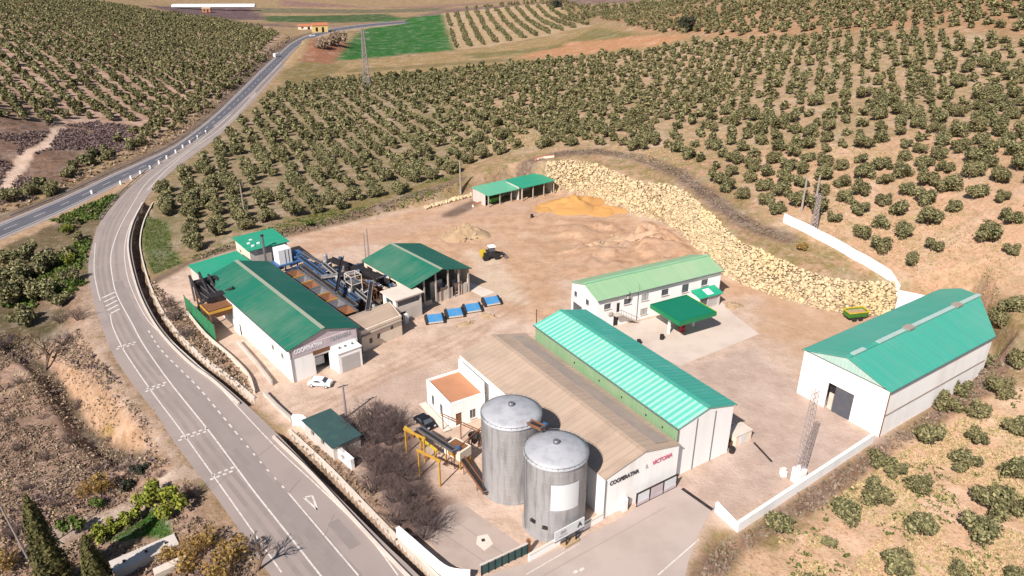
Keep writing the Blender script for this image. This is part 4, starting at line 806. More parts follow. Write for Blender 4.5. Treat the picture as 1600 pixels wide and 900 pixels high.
beige = gabled('beige_hall', 'long low hall with a worn beige roof and COOPERATIVA lettered on its white gable', 'hall', B_O, B_A, Wb, 38.2, 6.5, 1.55, 'white_wall', ('fibre_roof', 'fibre_roof'), over=.15, ridge='fibre_roof', th=.1)
for c_ in beige.children:
    if c_.name.startswith('roof'):
        for g_ in list(c_.children):
            if g_.name.startswith('gutter'): bpy.data.objects.remove(g_)
        MB().box((Wb - 2.4, 19, 7.32), (2.6, 36, .06), 'grey_roof_strip', ry=math.atan(1.55 / 6.6)).build('roof_strip', c_)
text('COOPERATIVA', .95, 'letter_black', beige, (3.35, -.06, 5.35), (R(90), 0, 0), sx=.78); text('S.', .8, 'letter_grey', beige, (7.3, -.06, 5.45), (R(90), 0, 0)); text('VICTORIA', .95, 'letter_red', beige, (10.1, -.06, 5.5), (R(90), 0, 0), sx=.85)
MB().path([(.12, -.1, 6.3), (.12, -.1, .1)], .07, 'steel').build('downpipe', beige)
e = thing('terrace_house', 'small white house with an orange terracotta terrace, attached to the beige hall', 'house', (*toW(T_O, T_A, -21.4, 27.2), 0), R(T_A)); b = MB(); op = [(.9, 2.0, .1, 2.4), (3.4, 4.5, .5, 2.2)]; ol = [(1.6, 2.6, .8, 2.7), (4.6, 5.6, .8, 2.7)]
b.wall((0, 0), (6.2, 0), 0, 4.3, 'white_wall', op).wall((6.2, 0), (6.2, 8.4), 0, 6.3, 'white_wall').wall((6.2, 8.4), (0, 8.4), 0, 4.3, 'white_wall').wall((0, 8.4), (0, 0), 0, 4.3, 'white_wall', ol); b.wall((6.0, 8.4), (6.0, -.2), 4.0, 6.7, 'white_wall'); b.build('wall', e)
MB().box((3.05, 4.2, 4.12), (5.8, 8.1, .2), 'terracotta').build('terrace', e)
MB().box((.1, 4.2, 4.35), (.22, 8.4, .5), 'white_wall').box((3.1, .1, 4.35), (6, .22, .5), 'white_wall').box((3.1, 8.3, 4.35), (6, .22, .5), 'white_wall').build('parapet', e)
MB().box((1.45, .2, 1.25), (1.1, .06, 2.3), 'rust').build('door', e); window(e, (0, 0), (6.2, 0), 3.4, 4.5, .5, 2.2, 'concrete')
for o_ in ol: window(e, (0, 8.4), (0, 0), *o_, frame='steel', mull=1)
MB().box((-.9, 4, .25), (1.2, 9, .12), 'pale_concrete').build('doorstep', e)

# big turquoise shed on the right
S_O, S_A = (48.4, 105.9), -56.2
op = [(5.2, 9.8, 0, 4.8)]
shed = gabled('turquoise_shed', 'large white shed with a flat turquoise roof, grey gable cladding and a half-open door', 'shed', S_O, S_A, 15.0, 40, 8.3, 2.2, 'white_wall', ('teal_shed_roof', 'teal_shed_roof'), over=.25, front=op, backprof=[(0, 41.8), (2.6, 43.5), (7.5, 39.8), (15.0, 30.8)], gable_m='pale_teal_sheet', ridge='teal_shed_roof', sidem='white_wall')
rf = [c_ for c_ in shed.children if c_.name.startswith('roof')][0]
for a, b_ in ((1.0, 4.2), (7.8, 15.5), (18.2, 31.0), (33.4, 40)): MB().box((7.5, (a + b_) / 2, 10.85), (.8, b_ - a, .16), 'ridge_pale').build('ridge_light', rf)
for a in (16.8, 32.2): MB().box((7.5, a, 10.9), (1.3, 1.8, .35), 'grey_roof_strip').build('roof_vent', rf)
MB().box((5.9, .9, 2.4), (1.6, .1, 4.8), 'dark_metal').build('gap_shade_sheet', shed)  # dark sheet added behind the door gap, stands in for shade inside
MB().box((8.2, .1, 2.4), (3.2, .1, 4.8), 'door_slate').build('sliding_door', shed); MB().box((6.0, .3, 1.5), (.8, .2, 3.0), 'pale_concrete').build('door_leaf', shed)
MB().box((15.06, 15, 3.9), (.1, 30, .22), 'grey_roof_strip').path([(15.1, -.12, 8.1), (15.1, -.12, .2)], .1, 'rust').build('side_rail', shed)
MB().box((7.5, -.03, 8.3), (15.1, .08, .12), 'steel').build('gable_rail', shed); MB().box((-.25, 3, 2.2), (.5, .8, 4), 'ochre_steel').box((-.12, .5, 4), (.2, .2, 8), 'rust').build('side_cabinet', shed)

# two open sheds with teal roofs below the tiled wall
for lab, px, zz, roof, objm in (('left one of the two small teal roofs at the top of the yard, set lower', (748, 291), 3.9, 'green_sheet_pale', 0), ('right one of the two small teal roofs at the top of the yard, set higher', (796, 281), 4.5, 'green_sheet', 1)):
    a = at(*px, zz); b2 = at(*((763, 304) if not objm else (816, 292)), zz); e = thing('open_shed', lab, 'open shed', (b2[0], b2[1], 0), R(37.5)); L_ = 12.6; D_ = 8.2
    MB().slab([(-.2, -.3, zz - .3), (L_, -.3, zz - .3), (L_, D_, zz + .3), (-.2, D_, zz + .3)], .15, roof).build('roof', e)
    b = MB().wall((L_ - .3, 1), (L_ - .3, D_ - .3), 0, zz - .2, 'cream_wall').wall((L_ - .3, D_ - .3), (0, D_ - .3), 0, zz, 'cream_wall').wall((0, D_ - .3), (0, 1.5), 0, zz - .2, 'grey_wall'); b.build('wall', e)
    for x in (.1, 4.2, 8.4, L_ - .3): MB().box((x, .1, (zz - .4) / 2), (.25, .25, zz - .4), 'concrete').build('post', e)
# hut with a dark teal roof
e = thing('hut', 'small hut under a dark blue-green roof behind the thick white wall', 'hut', (*at(520, 697, 2.6)[:2], 0), R(43)); dx = at(476, 651, 2.6)[:2] - at(520, 697, 2.6)[:2]
b = MB(); Lh = 8.6; Wh = 4.6; b.wall((0, 0), (Wh, 0), 0, 2.3, 'grey_wall').wall((Wh, 0), (Wh, Lh), 0, 2.3, 'grey_wall', [(1, 2, 0, 2)]).wall((Wh, Lh), (0, Lh), 0, 2.6, 'grey_wall').wall((0, Lh), (0, 0), 0, 2.3, 'grey_wall', [(2, 3, 1, 2), (5, 6, 1, 2)]); b.build('wall', e)
MB().slab([(-.3, -.3, 2.5), (Wh + .2, -.3, 2.4), (Wh + .2, Lh + .2, 2.6), (-.3, Lh + .2, 2.8)], .12, 'hut_teal').build('roof', e)

# silos
def silo(label, c_, h, panel):
    e = thing('silo', label, 'silo', (*c_, 0)); r = 4.0; b = MB(); prof = [(r + .25, 0), (r + .25, .25), (r, .27)]; z = .27
    while z < h - .1: prof += [(r, z), (r + .014, z + .06), (r + .014, z + .10), (r, z + .16)]; z += 1.12
    prof += [(r, h)]; b.lathe(prof, 'galvanised', 48); b.build('shell', e, smooth_=False)
    t_ = MB().lathe([(r + .18, h - .15), (r + .18, h + .05), (r * .84, h + .38), (r * .62, h + .68), (r * .38, h + .92), (r * .2, h + 1.06), (.42, h + 1.12)], 'silo_top', 48)
    t_ = t_.build('roof_cone', e, smooth_=True); MB().lathe([(.42, h + 1.1), (.42, h + 1.45), (.3, h + 1.55), (0, h + 1.6)], 'steel', 12).build('roof_cap', t_)
    b = MB()
    for k in range(36):
        a = 2 * math.pi * k / 36; b.tube((math.cos(a) * (r + .12), math.sin(a) * (r + .12), h), (math.cos(a) * (r + .12), math.sin(a) * (r + .12), h + .3), .02, 'steel', 4)
    b.lathe([(r + .1, h + .28), (r + .14, h + .31), (r + .1, h + .34)], 'steel', 48); b.build('rim_rail', e)
    la = R(205); b = MB()
    for d in (-.25, .25): b.tube((math.cos(la) * (r + .25) - math.sin(la) * d, math.sin(la) * (r + .25) + math.cos(la) * d, .4), (math.cos(la) * (r + .25) - math.sin(la) * d, math.sin(la) * (r + .25) + math.cos(la) * d, h + .6), .03, 'steel', 4)
    for k in range(int(h / .4)): b.tube((math.cos(la) * (r + .25) - math.sin(la) * .25, math.sin(la) * (r + .25) + math.cos(la) * .25, .5 + .4 * k), (math.cos(la) * (r + .25) + math.sin(la) * .25, math.sin(la) * (r + .25) - math.cos(la) * .25, .5 + .4 * k), .02, 'steel', 4)
    b.build('ladder', e)
    if panel:
        b = MB(); a0, a1, z0, z1 = R(-101), R(-47), h * .45, h * .80; k = 14; v = []
        for i in range(k + 1):
            a = a0 + (a1 - a0) * i / k
            for zz in (z0, z1): v.append((math.cos(a) * (r + .06), math.sin(a) * (r + .06), zz))
        b.add(v, [(2 * i, 2 * i + 2, 2 * i + 3, 2 * i + 1) for i in range(k)], 'silo_panel'); b.build('panel', e)
        for a, z in ((-137, 2.6), (-132, 2.6), (-112, 2.3), (-108, 2.3)): MB().box((math.cos(R(a)) * (r + .1), math.sin(R(a)) * (r + .1), z), (.35, .35, .4), 'dark_metal', R(a)).build('valve', e)
    return e
silo('round grey metal silo with no panel, the one farther from the access road', (-.1, 82.3), 12.3, False)
silo('round grey metal silo with a square pale panel, next to the low white wall', (5.55, 75.3), 11.4, True)

# ------------------------------------------------------------------ machinery of the mill
def gW(x, y): return toW(G_O, G_A, x, y)
e = thing('hopper_bank', 'long bank of rusty receiving hoppers behind an ochre beam along the mill roof', 'hopper bank', (*gW(14.0, 9.5), 0), R(G_A))
MB().box((.2, 13.3, 4.1), (.5, 26.6, .9), 'ochre_steel').box((.5, 13.3, 3.0), (.4, 26.6, .5), 'rust').build('front_beam', e)
for k in range(7):
    y = 1.9 + k * 3.8; b = MB(); x0, x1, y0, y1, cx, cy = .5, 4.2, y - 1.75, y + 1.75, 2.3, y
    b.add([(x0, y0, 4.3), (x1, y0, 4.3), (x1, y1, 4.3), (x0, y1, 4.3), (cx - .4, cy - .4, 2), (cx + .4, cy - .4, 2), (cx + .4, cy + .4, 2), (cx - .4, cy + .4, 2)], [(0, 1, 5, 4), (1, 2, 6, 5), (2, 3, 7, 6), (3, 0, 4, 7), (4, 5, 6, 7)], ('rust', 'steel')[k % 2])
    b.box((2.3, y1 + .1, 4.35), (3.7, .18, .3), 'ochre_steel' if k % 3 else 'steel'); b.build('hopper', e)
for k in range(8): MB().box((.3, .3 + 3.75 * k, 2), (.3, .3, 4), 'rust').box((4.3, .3 + 3.75 * k, 2), (.25, .25, 4), 'steel').build('leg', e)
MB().box((4.35, 13.3, 4.3), (.35, 26.6, .35), 'steel').build('rear_beam', e)
def conveyor(label, a, b_, wd=.9, mat='steel', belt='dark_metal', legs=3, side=.45, name='belt_conveyor'):
    a = Vector(a); b_ = Vector(b_); d = b_ - a; L = d.length; ang = math.atan2(d.y, d.x); pit = -math.asin(d.z / L); mid = (a + b_) / 2
    e = thing(name, label, 'conveyor', (a.x, a.y, 0), ang); Lh = math.hypot(d.x, d.y); c_ = (Lh / 2, 0, mid.z)
    b = MB().box(c_, (L, wd * .8, .12), belt, ry=pit); b.build('belt', e)
    b = MB()
    for s_ in (-1, 1):
        o_ = s_ * wd / 2
        b.box((c_[0], o_, c_[2] + .05), (L, .07, side), mat, ry=pit)
    k = int(L / 1.6)
    for i in range(k + 1): q = i / k; b.box((Lh * q, 0, a.z + d.z * q - .15), (.08, wd, .08), mat)
    b.tube((.2, -wd / 2 - .1, a.z), (.2, wd / 2 + .1, a.z), .16, 'steel', 8).tube((Lh - .2, -wd / 2 - .1, b_.z), (Lh - .2, wd / 2 + .1, b_.z), .16, 'steel', 8); b.build('frame', e)
    for i in range(legs):
        q = (i + .5) / legs; z = a.z + d.z * q
        MB().tube((Lh * q, -wd / 2, 0), (Lh * q, -wd / 2, z), .06, 'rust', 5).tube((Lh * q, wd / 2, 0), (Lh * q, wd / 2, z), .06, 'rust', 5).tube((Lh * q, -wd / 2, z * .2), (Lh * q, wd / 2, z * .8), .04, 'rust', 4).build('trestle', e)
    MB().box((Lh - .3, wd / 2 + .35, b_.z), (.6, .5, .4), 'blue_steel').build('motor', e)
    return e
def gz(x, y, z): q = gW(x, y); return (q[0], q[1], z)
conveyor('long grey conveyor beside the ochre-beamed hopper bank', gz(19.3, 12, 4.2), gz(19.6, 37, 4.6), 1.1, 'steel', legs=6)
conveyor('blue-sided conveyor running to the blue frame under the white tank box', gz(21.2, 14.5, 4.0), gz(21.0, 41, 5.2), 1.0, 'blue_steel', legs=6)
conveyor('pale grey conveyor with a black belt in the middle of the machinery', gz(23.0, 11, 3.2), gz(23.4, 34, 5.0), .9, 'galvanised', legs=5)
conveyor('slanting pale conveyor crossing the machinery towards the hoppers', gz(19.5, 27, 5.2), gz(26.5, 23, 5.8), .9, 'galvanised', legs=2)
conveyor('short rising conveyor at the near end of the machinery', gz(20, 8.6, 4.2), gz(26, 17, 6.0), .8, 'galvanised', legs=2)
conveyor('long black inclined conveyor along the sandy side of the machinery', gz(27.8, 40, 3.0), gz(28.2, 17, 6.0), 1.6, 'dark_metal', legs=5, side=.7)
conveyor('black conveyor nearest the open machine shed', gz(31, 12, 2.2), gz(30.4, 30, 4.4), 1.2, 'dark_metal', legs=4, side=.6)
conveyor('rusty conveyor between the two black conveyors', gz(29.5, 11, 2.4), gz(25.4, 24, 4.6), .9, 'rust', legs=3)
def washer(label, x, y, col, sx=2.2, sy=3.4, h=3.6):
    e = thing('olive_washer', label, 'washing machine', (*gW(x, y), 0), R(G_A)); MB().box((0, 0, h * .62), (sx, sy, h * .4), col).box((0, 0, h * .85), (sx * .8, sy * .5, .3), 'steel').build('tub', e)
    MB().lathe([(.5, 0), (.5, 1.4), (.35, 1.7), (0, 1.75)], 'galvanised', 14, (sx * .2, sy * .1, h * .85)).build('cyclone', e); MB().tube((-sx * .3, -sy * .5, h * .7), (sx * .3, -sy * .5 - .7, h * .9), .18, 'steel').build('chute', e)
    for a in (-1, 1):
        for c_ in (-1, 1): MB().box((a * sx * .44, c_ * sy * .44, h * .22), (.16, .16, h * .44), 'rust').build('leg', e)
    return e
washer('grey washing machine with a cyclone near the tall pale frame in the machinery', 25.2, 21, 'steel'); washer('blue washing machine near the far end of the conveyors', 24.6, 36, 'blue_steel', 2.4, 3); washer('dark washing machine near the glazed white-roofed office', 28.2, 13.5, 'dark_metal', 2.6, 3)
washer('rusty washing machine close to the tan annexe', 21.6, 9.6, 'rust', 2, 2.4, 3.2); washer('pale grey washing machine beside the black inclined conveyor', 25.8, 30, 'galvanised', 2, 2.6); washer('small dark washing machine against the wall of the machine shed', 32.2, 17, 'dark_metal', 1.8, 2.4, 2.8); washer('blue-grey washing machine between the black conveyors', 29.6, 22.5, 'blue_steel', 1.6, 2.6, 3)
conveyor('thin dark pipe conveyor high above the hopper bank', gz(17.4, 16, 6.2), gz(26.8, 31, 6.6), .5, 'dark_metal', legs=2)
conveyor('short black feeder beside the glazed white-roofed office', gz(25.4, 12.5, 2.0), gz(30.5, 15.5, 4.2), .9, 'dark_metal', legs=2)
conveyor('grey screw conveyor dropping from the blue frame', gz(22.4, 42, 5.4), gz(25.4, 32, 3.2), .6, 'steel', legs=2)
washer('tall dark washing machine in the middle of the conveyors', 21.8, 24.5, 'dark_metal', 1.8, 2.6, 4.6); washer('dark washing machine by the far end of the black inclined conveyor', 26.4, 39.5, 'dark_metal', 2.2, 2.6, 3.4); washer('rusty washing machine between the hopper bank and the pale frame', 21.4, 18.4, 'rust', 1.6, 2.2, 3.8)
e = thing('steel_frame', 'tall pale steel frame standing over the conveyors', 'frame', (*gW(23.6, 20.5), 0), R(G_A)); b = MB()
for a in (-1, 1):
    for c_ in (-1, 1): b.tube((a * 1.2, c_ * 1.4, 0), (a * 1.2, c_ * 1.4, 7), .1, 'pale_concrete', 5)
for z in (3.5, 5.2, 7):
    for a in (-1, 1): b.tube((a * 1.2, -1.4, z), (a * 1.2, 1.4, z), .08, 'pale_concrete', 5).tube((-1.2, a * 1.4, z), (1.2, a * 1.4, z), .08, 'pale_concrete', 5)
b.build('frame', e); MB().box((0, 0, 5.3), (2.2, 2.6, .1), 'steel').build('platform', e)
e = thing('tank_box', 'white box-shaped tank on a blue steel frame at the far end of the machinery', 'tank', (*gW(18.6, 44.2), 0), R(G_A)); MB().box((0, 0, 5.2), (3.0, 3.0, 3.4), 'white_sheet').box((0, -1.53, 5.2), (.1, .06, 3.2), 'steel').box((.8, -1.53, 5.2), (.1, .06, 3.2), 'steel').build('tank', e)
b = MB().box((1, 0, 3.35), (6.4, 4.2, .25), 'blue_steel')
for x in (-1.9, 1, 4): b.box((x, -1.9, 1.65), (.25, .25, 3.3), 'blue_steel').box((x, 1.9, 1.65), (.25, .25, 3.3), 'blue_steel')
b.box((3.6, 0, 4.2), (1.6, 2.6, 1.5), 'blue_steel'); b.build('frame', e)
e = thing('flue_pipe', 'tall grey flue standing by the square teal-roofed store', 'flue', (*gW(15.6, 47.0), 0)); MB().tube((0, 0, 0), (0, 0, 9.6), .32, 'steel', 10, .26).build('stack', e); MB().tube((0, 0, 9.6), (0, 0, 9.9), .4, 'dark_metal', 10).build('cap', e)
# black cleaning line with its brown hopper on the road side of the mill
e = thing('cleaning_line', 'black olive cleaning machine over a brown hopper on the road side of the mill', 'machine', (*gW(-2.4, 27.5), 0), R(G_A))
b = MB(); b.add([(-2.2, -1.8, 5.2), (3.8, -1.8, 5.2), (3.8, 2.6, 5.2), (-2.2, 2.6, 5.2), (-.6, -.8, 3.2), (1.8, -.8, 3.2), (1.8, 1.4, 3.2), (-.6, 1.4, 3.2)], [(0, 1, 5, 4), (1, 2, 6, 5), (2, 3, 7, 6), (3, 0, 4, 7), (4, 5, 6, 7)], 'rust')
b.box((.8, -1.95, 5.0), (6.2, .12, .5), 'ochre_steel').box((-2.3, .4, 5.0), (.12, 4.5, .5), 'ochre_steel').box((.8, .3, 5.3), (5.8, 4.0, .1), 'rust'); b.build('hopper', e)
b = MB()
for k in range(6): b.box((-.9 + k * .95, 5.2, 5.6 + .3 * (k % 3)), (.6, 7.2, .8), 'dark_metal', rx=R(-6 + 5 * (k % 3))).box((-.9 + k * .95, 5.2, 6.2 + .3 * (k % 3)), (.14, 7.4, .14), 'steel', rx=R(-6 + 5 * (k % 3)))
b.box((1.4, 9.4, 5.6), (4.6, 1.6, 3.4), 'dark_metal').box((1.2, 2.4, 6.0), (3.4, 2.2, 1.4), 'dark_metal').tube((-1, 8, 3), (4, 1, 7.6), .3, 'dark_metal'); b.build('screens', e)
for x, y in ((-2, -1.6), (3.6, -1.6), (3.6, 2.4), (-2, 2.4), (-1, 9), (3.8, 9)): MB().box((x, y, 2.5), (.28, .28, 5), 'rust').build('leg', e)
b = MB()
for x0, y0, x1, y1, z1 in ((-1.6, 3, -1.2, 10.5, 8.4), (.2, 2.6, .6, 10, 8.8), (2.0, 2.8, 2.2, 9.6, 8.0), (3.6, 3.4, 3.4, 9, 7.4)): b.tube((x0, y0, 4.6), (x1, y1, z1), .26, 'dark_metal', 7).tube((x1, y1, z1), (x1 + .2, y1 + .4, 2.5), .2, 'steel', 6)
b.build('elevator_tubes', e)
MB().box((3.2, -3.4, 2.4), (1.4, 3.0, .2), 'pale_concrete', rx=R(-35)).box((2.0, -3.4, 1.2), (.2, 2.8, 2.4), 'white_wall').build('chute', e)
e = thing('green_fence', 'tall green sheet fence screening the black cleaning machine from the road', 'fence', (*gW(-4.9, 23), 0), R(G_A))
for k in range(5): MB().box((.0, 1.7 + 3.4 * k, 1.8), (.06, 3.2, 3.6), 'fence_green').build('panel', e)
for k in range(6): MB().box((0, 3.4 * k, 1.9), (.14, .14, 3.9), 'rust').build('post', e)

# yellow loading gantry, steelwork and vehicles beside the silos
def gantry(label, px, ang, span=3.6, h=5.2):
    q = at(*px); e = thing('loading_gantry', label, 'gantry', (q[0], q[1], 0), R(ang))
    for s_ in (-1, 1): MB().box((s_ * span / 2, 0, h / 2), (.2, .2, h), 'ochre_steel').build('post', e)
    MB().box((0, 0, h - .1), (span + .6, .22, .3), 'ochre_steel').box((-.3, 0, h - .5), (.7, .5, .45), 'rust').build('beam', e); return e
gantry('yellow steel gantry nearest the camera, over the dark loading bay', (672, 752), -35, 3.8, 4.6); gantry('yellow steel gantry behind the first, half hidden by bare shrubs', (650, 715), -35, 3.6, 4.4)
q = at(640, 690); e = thing('yellow_beam', 'long yellow beam on short legs beside the parked black car', 'beam', (q[0], q[1], 0), R(-47)); MB().box((3.0, 0, 2.2), (8, .25, .3), 'yellow_paint').build('beam', e)
for x in (-.7, 3, 6.7): MB().box((x, 0, 1.05), (.2, .2, 2.1), 'ochre_steel').build('leg', e)
conveyor('long brown screw conveyor from the gantry to the foot of the front silo', (*at(700, 705)[:2], 2.4), (*at(760, 778)[:2], .9), .8, 'rust', legs=3)
conveyor('brown conveyor beside the yellow beam', (*at(655, 690)[:2], 2.6), (*at(712, 735)[:2], 3.4), .8, 'steel', legs=3)
for lab, a, b_ in (('thin brown pipe rack running towards the far silo', (690, 672), (752, 700)), ('thin brown pipe rack crossing in front of the cream hopper', (708, 735), (758, 690))):
    a = at(*a); b_ = at(*b_); d = b_ - a; e = thing('pipe_rack', lab, 'pipe rack', (a[0], a[1], 0), math.atan2(d[1], d[0])); L = math.hypot(d[0], d[1]); mb = MB()
    for z in (2.8, 3.2): mb.tube((0, 0, z), (L, 0, z), .08, 'rust')
    mb.build('pipes', e)
    for k in range(3): MB().tube((L * (k + .1) / 2.2, 0, 0), (L * (k + .1) / 2.2, 0, 3.2), .09, 'rust').build('post', e)
q = at(716, 722); e = thing('feed_hopper', 'cream-sided feed hopper with an ochre frame, left of the silos', 'hopper', (q[0], q[1], 0), R(-40)); MB().box((0, 0, 2.3), (3.2, 2.4, 1.5), 'cream_wall').box((0, 0, 3.08), (2.6, 1.8, .06), 'rust').build('bin', e); MB().box((0, -1.22, 2.3), (1.5, .05, .9), 'ochre_steel').build('hatch', e)
for a in (-1, 1):
    for c_ in (-1, 1): MB().box((a * 1.45, c_ * 1.05, .8), (.2, .2, 1.6), 'ochre_steel').build('leg', e)
q = at(742, 702); e = thing('bucket_hopper', 'small dark funnel hopper beside the far silo', 'hopper', (q[0], q[1], 0)); MB().lathe([(.3, 1.2), (1.0, 2.6), (1.0, 2.7), (.9, 2.6), (.3, 1.4)], 'dark_metal', 12).build('funnel', e)
for a in range(3): MB().tube((.9 * math.cos(a * 2.1), .9 * math.sin(a * 2.1), 0), (.9 * math.cos(a * 2.1), .9 * math.sin(a * 2.1), 2.6), .06, 'rust', 5).build('leg', e)
conveyor('steel walkway linking the tops of the two silos', (2.2, 79.6, 12.6), (4.0, 78.2, 12.6), .9, 'rust', legs=0, name='silo_walkway')

# cars, trailers, tractor
def car(label, px, ang, paint, pz=0, dome=False):
    q = at(*px); e = thing('parked_car', label, 'car', (q[0], q[1], pz), R(ang)); prof_l = [(-2.05, .45), (-2.0, .85), (-1.75, .98), (-1.25, 1.42), (-.2, 1.5), (.55, 1.42), (1.15, 1.0), (1.9, .86), (2.05, .6), (2.02, .35), (-2.0, .32)]
    b = MB(); k = len(prof_l); wd = lambda z: .86 if z < 1.0 else .86 - (z - 1.0) * .34
    v = [(x, -wd(z), z) for x, z in prof_l] + [(x, wd(z), z) for x, z in prof_l]
    b.add(v, [tuple(range(k)), tuple(range(2 * k - 1, k - 1, -1))] + [(i, k + i, k + (i + 1) % k, (i + 1) % k) for i in range(k)], paint); o = b.build('body', e)
    bm = bmesh.new(); bm.from_mesh(o.data); bmesh.ops.bevel(bm, geom=bm.edges[:], offset=.06, segments=2, affect='EDGES', clamp_overlap=True); bm.to_mesh(o.data); bm.free()
    for s_ in (-1, 1):
        MB().add([(-1.2, s_ * .83, 1.02), (.95, s_ * .845, 1.02), (.45, s_ * .74, 1.36), (-1.0, s_ * .74, 1.38)], [(0, 1, 2, 3)], 'glass').build('side_window', e)
        MB().box((1.98, s_ * .6, .7), (.14, .36, .18), 'silo_panel').build('headlight', e)
    MB().add([(1.2, -.78, 1.02), (1.2, .78, 1.02), (.64, .68, 1.42), (.64, -.68, 1.42)], [(0, 1, 2, 3)], 'glass').build('windscreen', e)
    MB().add([(-1.74, -.76, 1.06), (-1.74, .76, 1.06), (-1.36, .68, 1.40), (-1.36, -.68, 1.40)], [(0, 1, 2, 3)], 'glass').build('rear_window', e)
    for x in (-1.3, 1.3):
        for s_ in (-1, 1): wq = MB().tube((x, s_ * .68, .32), (x, s_ * .9, .32), .32, 'rubber', 14).build('wheel', e); MB().tube((x, s_ * .9, .32), (x, s_ * .915, .32), .19, 'silo_panel', 10).build('rim', wq)
    return e
car('white car parked in front of the mill gable', (501, 602), -8, 'car_white'); car('black car parked behind the yellow beam near the bare shrubs', (664, 664), -50, 'car_black')
e = thing('van', 'white van driving on the dark highway at the top left', 'van', (*at(433, 89)[:2], .05), R(62)); MB().box((-.4, 0, 1.35), (4.2, 2, 2.2), 'car_white').box((2.2, 0, .95), (1.2, 1.9, 1.3), 'car_white').build('body', e); MB().box((1.75, 0, 1.9), (.3, 1.7, .7), 'glass').build('windscreen', e)
for x in (-1.6, 1.9):
    for s_ in (-1, 1): MB().tube((x, s_ * .8, .38), (x, s_ * 1.03, .38), .38, 'rubber', 12).build('wheel', e)
e = thing('parked_car', 'small pale car on the highway near the yellow house', 'car', (*at(488, 57)[:2], .05), R(35)); MB().box((0, 0, .65), (4.2, 1.8, .8), 'car_white').box((-.2, 0, 1.2), (2.3, 1.6, .5), 'glass').build('body', e)
def wheel(b, x, y, r, wd, mat='rubber'): return b.tube((x, y - wd / 2, r), (x, y + wd / 2, r), r, mat, 16)
q = at(767, 404); e = thing('wheel_loader', 'yellow and dark wheel loader with a white roof on the upper yard', 'loader', (q[0], q[1], 0), R(18))
MB().box((-.6, 0, 1.5), (3.0, 1.9, 1.2), 'dark_metal').box((-2.0, 0, 1.6), (1.2, 1.7, 1.5), 'yellow_paint').build('body', e); cb = MB().box((.2, 0, 2.5), (1.4, 1.5, 1.2), 'glass').build('cab', e); MB().box((.2, 0, 3.2), (1.7, 1.7, .2), 'white_sheet').build('cab_roof', cb)
MB().box((2.0, .7, 1.2), (2.8, .2, .35), 'dark_metal', ry=R(16)).box((2.0, -.7, 1.2), (2.8, .2, .35), 'dark_metal', ry=R(16)).build('lift_arm', e); MB().add([(3.2, -1.3, .1), (3.2, 1.3, .1), (4.3, 1.3, .15), (4.3, -1.3, .15), (3.1, -1.3, 1.1), (3.1, 1.3, 1.1)], [(0, 1, 2, 3), (0, 4, 5, 1), (0, 3, 4), (1, 5, 2)], 'steel').build('bucket', e)
for x in (-1.6, 1.2):
    for s_ in (-1, 1): wheel(MB(), x, s_ * 1.05, .75, .5).build('wheel', e)
def trailer(label, px, ang, body, rim, L=4.4, sc=1.0, load=True):
    q = at(*px); e = thing('farm_trailer', label, 'trailer', (q[0], q[1], 0), R(ang)); b = MB(); z0, z1 = .9, 2.1
    b.add([(-L / 2 + .2, -.9, z0), (L / 2 - .2, -.9, z0), (L / 2 - .2, .9, z0), (-L / 2 + .2, .9, z0), (-L / 2, -1.2, z1), (L / 2, -1.2, z1), (L / 2, 1.2, z1), (-L / 2, 1.2, z1)], [(3, 2, 1, 0), (0, 1, 5, 4), (1, 2, 6, 5), (2, 3, 7, 6), (3, 0, 4, 7)], body); b.build('tub', e)
    b = MB().box((0, -1.2, z1), (L + .1, .12, .22), rim).box((0, 1.2, z1), (L + .1, .12, .22), rim).box((-L / 2, 0, z1), (.12, 2.3, .22), rim).box((L / 2, 0, z1), (.12, 2.3, .22), rim); b.build('rim', e)
    if load: MB().box((0, 0, z1 - .35), (L - .35, 2.0, .1), 'spoil').build('load', e)
    for x in (-.7, .7):
        for s_ in (-1, 1): wheel(MB(), x, s_ * .9, .5, .3).build('wheel', e)
    MB().box((L / 2 + .7, 0, .7), (1.5, .14, .14), 'dark_metal').build('drawbar', e); e.scale = (sc,) * 3; return e
trailer('green farm trailer with a yellow rim at the end of the stone wall', (1335, 499), 12, 'machine_green', 'yellow_paint'); trailer('bright green farm trailer under the left small teal roof', (772, 318), 40, 'machine_green', 'machine_green', 4.0)
bins = []
